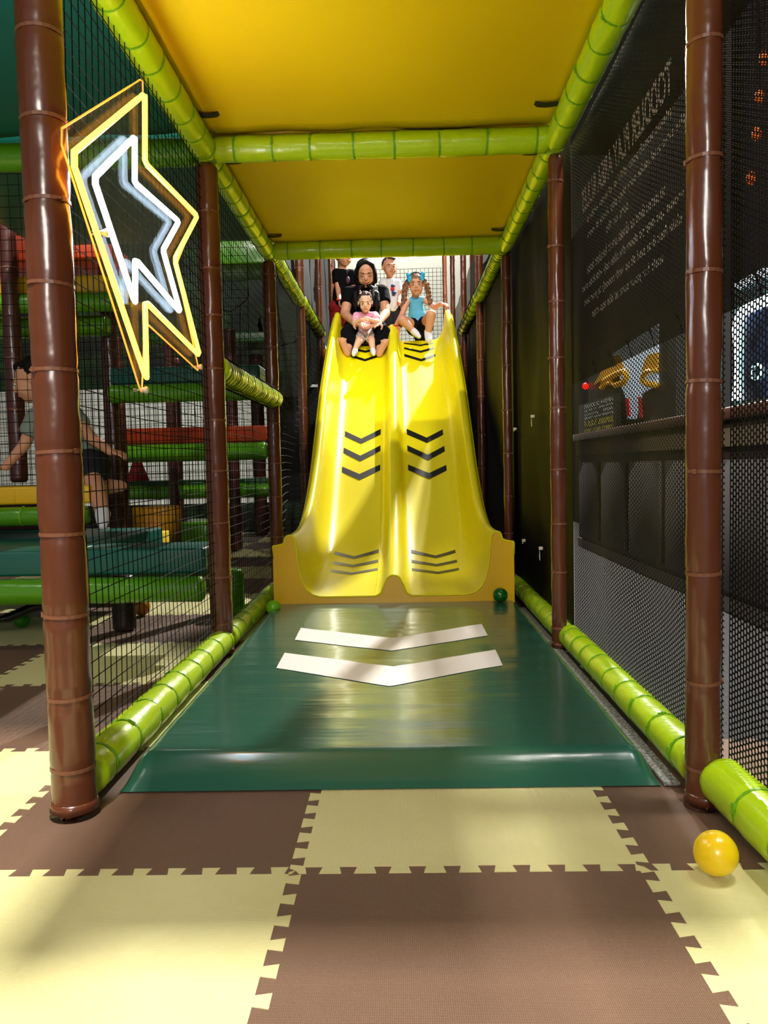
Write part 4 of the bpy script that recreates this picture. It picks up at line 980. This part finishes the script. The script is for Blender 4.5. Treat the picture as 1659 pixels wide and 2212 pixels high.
f.cloth('shirt', BLK, [(nk + V((0, 0, -.02)), wa, .06, .088, dict(e0=.3)), (wa, pv, .09, .094, dict(e1=.3)), (sl, sr, .045, .045), (sl, sl.lerp(el, .62), .045, .047, dict(e1=.3)), (sr, sr.lerp(er, .62), .045, .047, dict(e1=.3))], .0045, .002)
f.cloth('shorts', mat('red_cotton', (150, 14, 20), .8), [(pv + V((-.04, 0, -.01)), pv + V((.04, 0, -.01)), .086, .086), (pv + V((-.045, 0, 0)), (pv + V((-.045, 0, 0))).lerp(kl, .8), .068, .064, dict(e1=.3)), (pv + V((.045, 0, 0)), (pv + V((.045, 0, 0))).lerp(kr, .8), .068, .064, dict(e1=.3))], .0045, .002)
for a_ in (al, ar): foot(f, a_ + V((0, .01, -.035)), a_ + V((0, -.09, -.045)), SOCK, r=.024, w=.027)
f.mass('hair', HAIRB, [((0, -.13, .17), (.37, .40, .385))], (), .004, .002, 80)
c = at(751, 605, Y=7.355); v_, f_ = [], []; ellip(v_, f_, c, (V((1, 0, 0)), V((0, 1, 0)), V((0, 0, 1))), (.02, .014, .035), 12, 8); pyd('shirt_print', v_, f_, mat('plum_print', (70, 20, 44), .6), f.root, True)
tube('wristband', [wl + V((math.cos(a)*.024, math.sin(a)*.02, .004 + .006*math.sin(a))) for a in [2*PI*i/14 for i in range(14)]], .0085, REDB, f.root, 6, True)

# --- kneeling child on the left
f = Fig('person', 'dark-haired child in a grey striped T-shirt kneeling on the yellow step at the far left', (at(200, 1050, Y=3.85).x, 3.85, .645), SK)
hc = at(72, 822, Y=3.8); f.head(hc, (-.93, -.2, -.3), (-.3, 0, .95), .215)
nk = at(98, 868, Y=3.84); ch = at(120, 905, Y=3.86); pv = at(190, 1005, Y=3.9)
f.limb((hc, .04), (nk, .042)); f.limb((nk, .05), (ch, .085), (pv, .09))
sl, sr = at(80, 900, Y=3.74), at(150, 885, Y=3.96); el, er = at(52, 962, Y=3.72), at(196, 945, Y=3.82); wl, wr = at(12, 1008, Y=3.7), at(238, 975, Y=3.74)
f.limb((sl, .036), (el, .028), (wl, .021)); f.limb((ch, .05), (sr, .036), (er, .03), (wr, .021)); f.hand(wl, V((-1, 0, -.2)), (0, 0, -1), .105, .4, 1); f.hand(wr, V((1, -.1, -.2)), (0, .3, -1), .105, .5, 1)
kl, kr = at(180, 1058, Y=3.78), at(212, 1052, Y=3.94); al, ar = at(222, 1110, Y=3.60), at(262, 1050, Y=4.0)
f.limb((pv + V((0, -.05, 0)), .06), (at(205, 1050, Y=3.72), .048), (al, .032)); f.limb((pv + V((0, .05, 0)), .06), (kr, .048), (ar, .03)); f.done(.005)
foot(f, al, at(222, 1135, Y=3.52), SOCK, r=.035, w=.035)
STR = mat('grey_stripes', (120, 134, 124), .8, 'noise', 30, .3)
f.cloth('shirt', STR, [(nk + V((.01, 0, -.01)), ch, .06, .097, dict(e0=.3)), (ch, ch.lerp(pv, .8), .098, .102), (sl, sl.lerp(el, .6), .05, .052, dict(e1=.3)), (ch, sr, .07, .05), (sr, sr.lerp(er, .55), .05, .05, dict(e1=.3))], .005, .002)
f.cloth('shorts', mat('navy_cotton', (18, 22, 34), .85), [(pv + V((0, -.04, 0)), pv + V((0, .04, 0)), .1, .1), (pv + V((0, -.05, 0)), (pv + V((0, -.05, 0))).lerp(at(205, 1050, Y=3.72), .7), .072, .066, dict(e1=.3)), (pv + V((0, .05, 0)), pv.lerp(kr, .7), .072, .066, dict(e1=.3))], .005, .002)
f.mass('hair', HAIRB, [((0, -.13, .18), (.37, .40, .38)), ((0, .2, .38), (.22, .12, .1))], (), .005, .002, 60)
fl2 = box('aisle_carpet', .70, 5, -3, 11.8, -.0135, -.003, mat('dark_carpet', (62, 60, 62), .9, 'noise', 90, .6, col2=(44, 43, 46), vs=70)); tag(fl2, 'dark grey aisle carpet outside the mesh on the right', 'carpet')

bpy.data.scenes.remove(TMP)
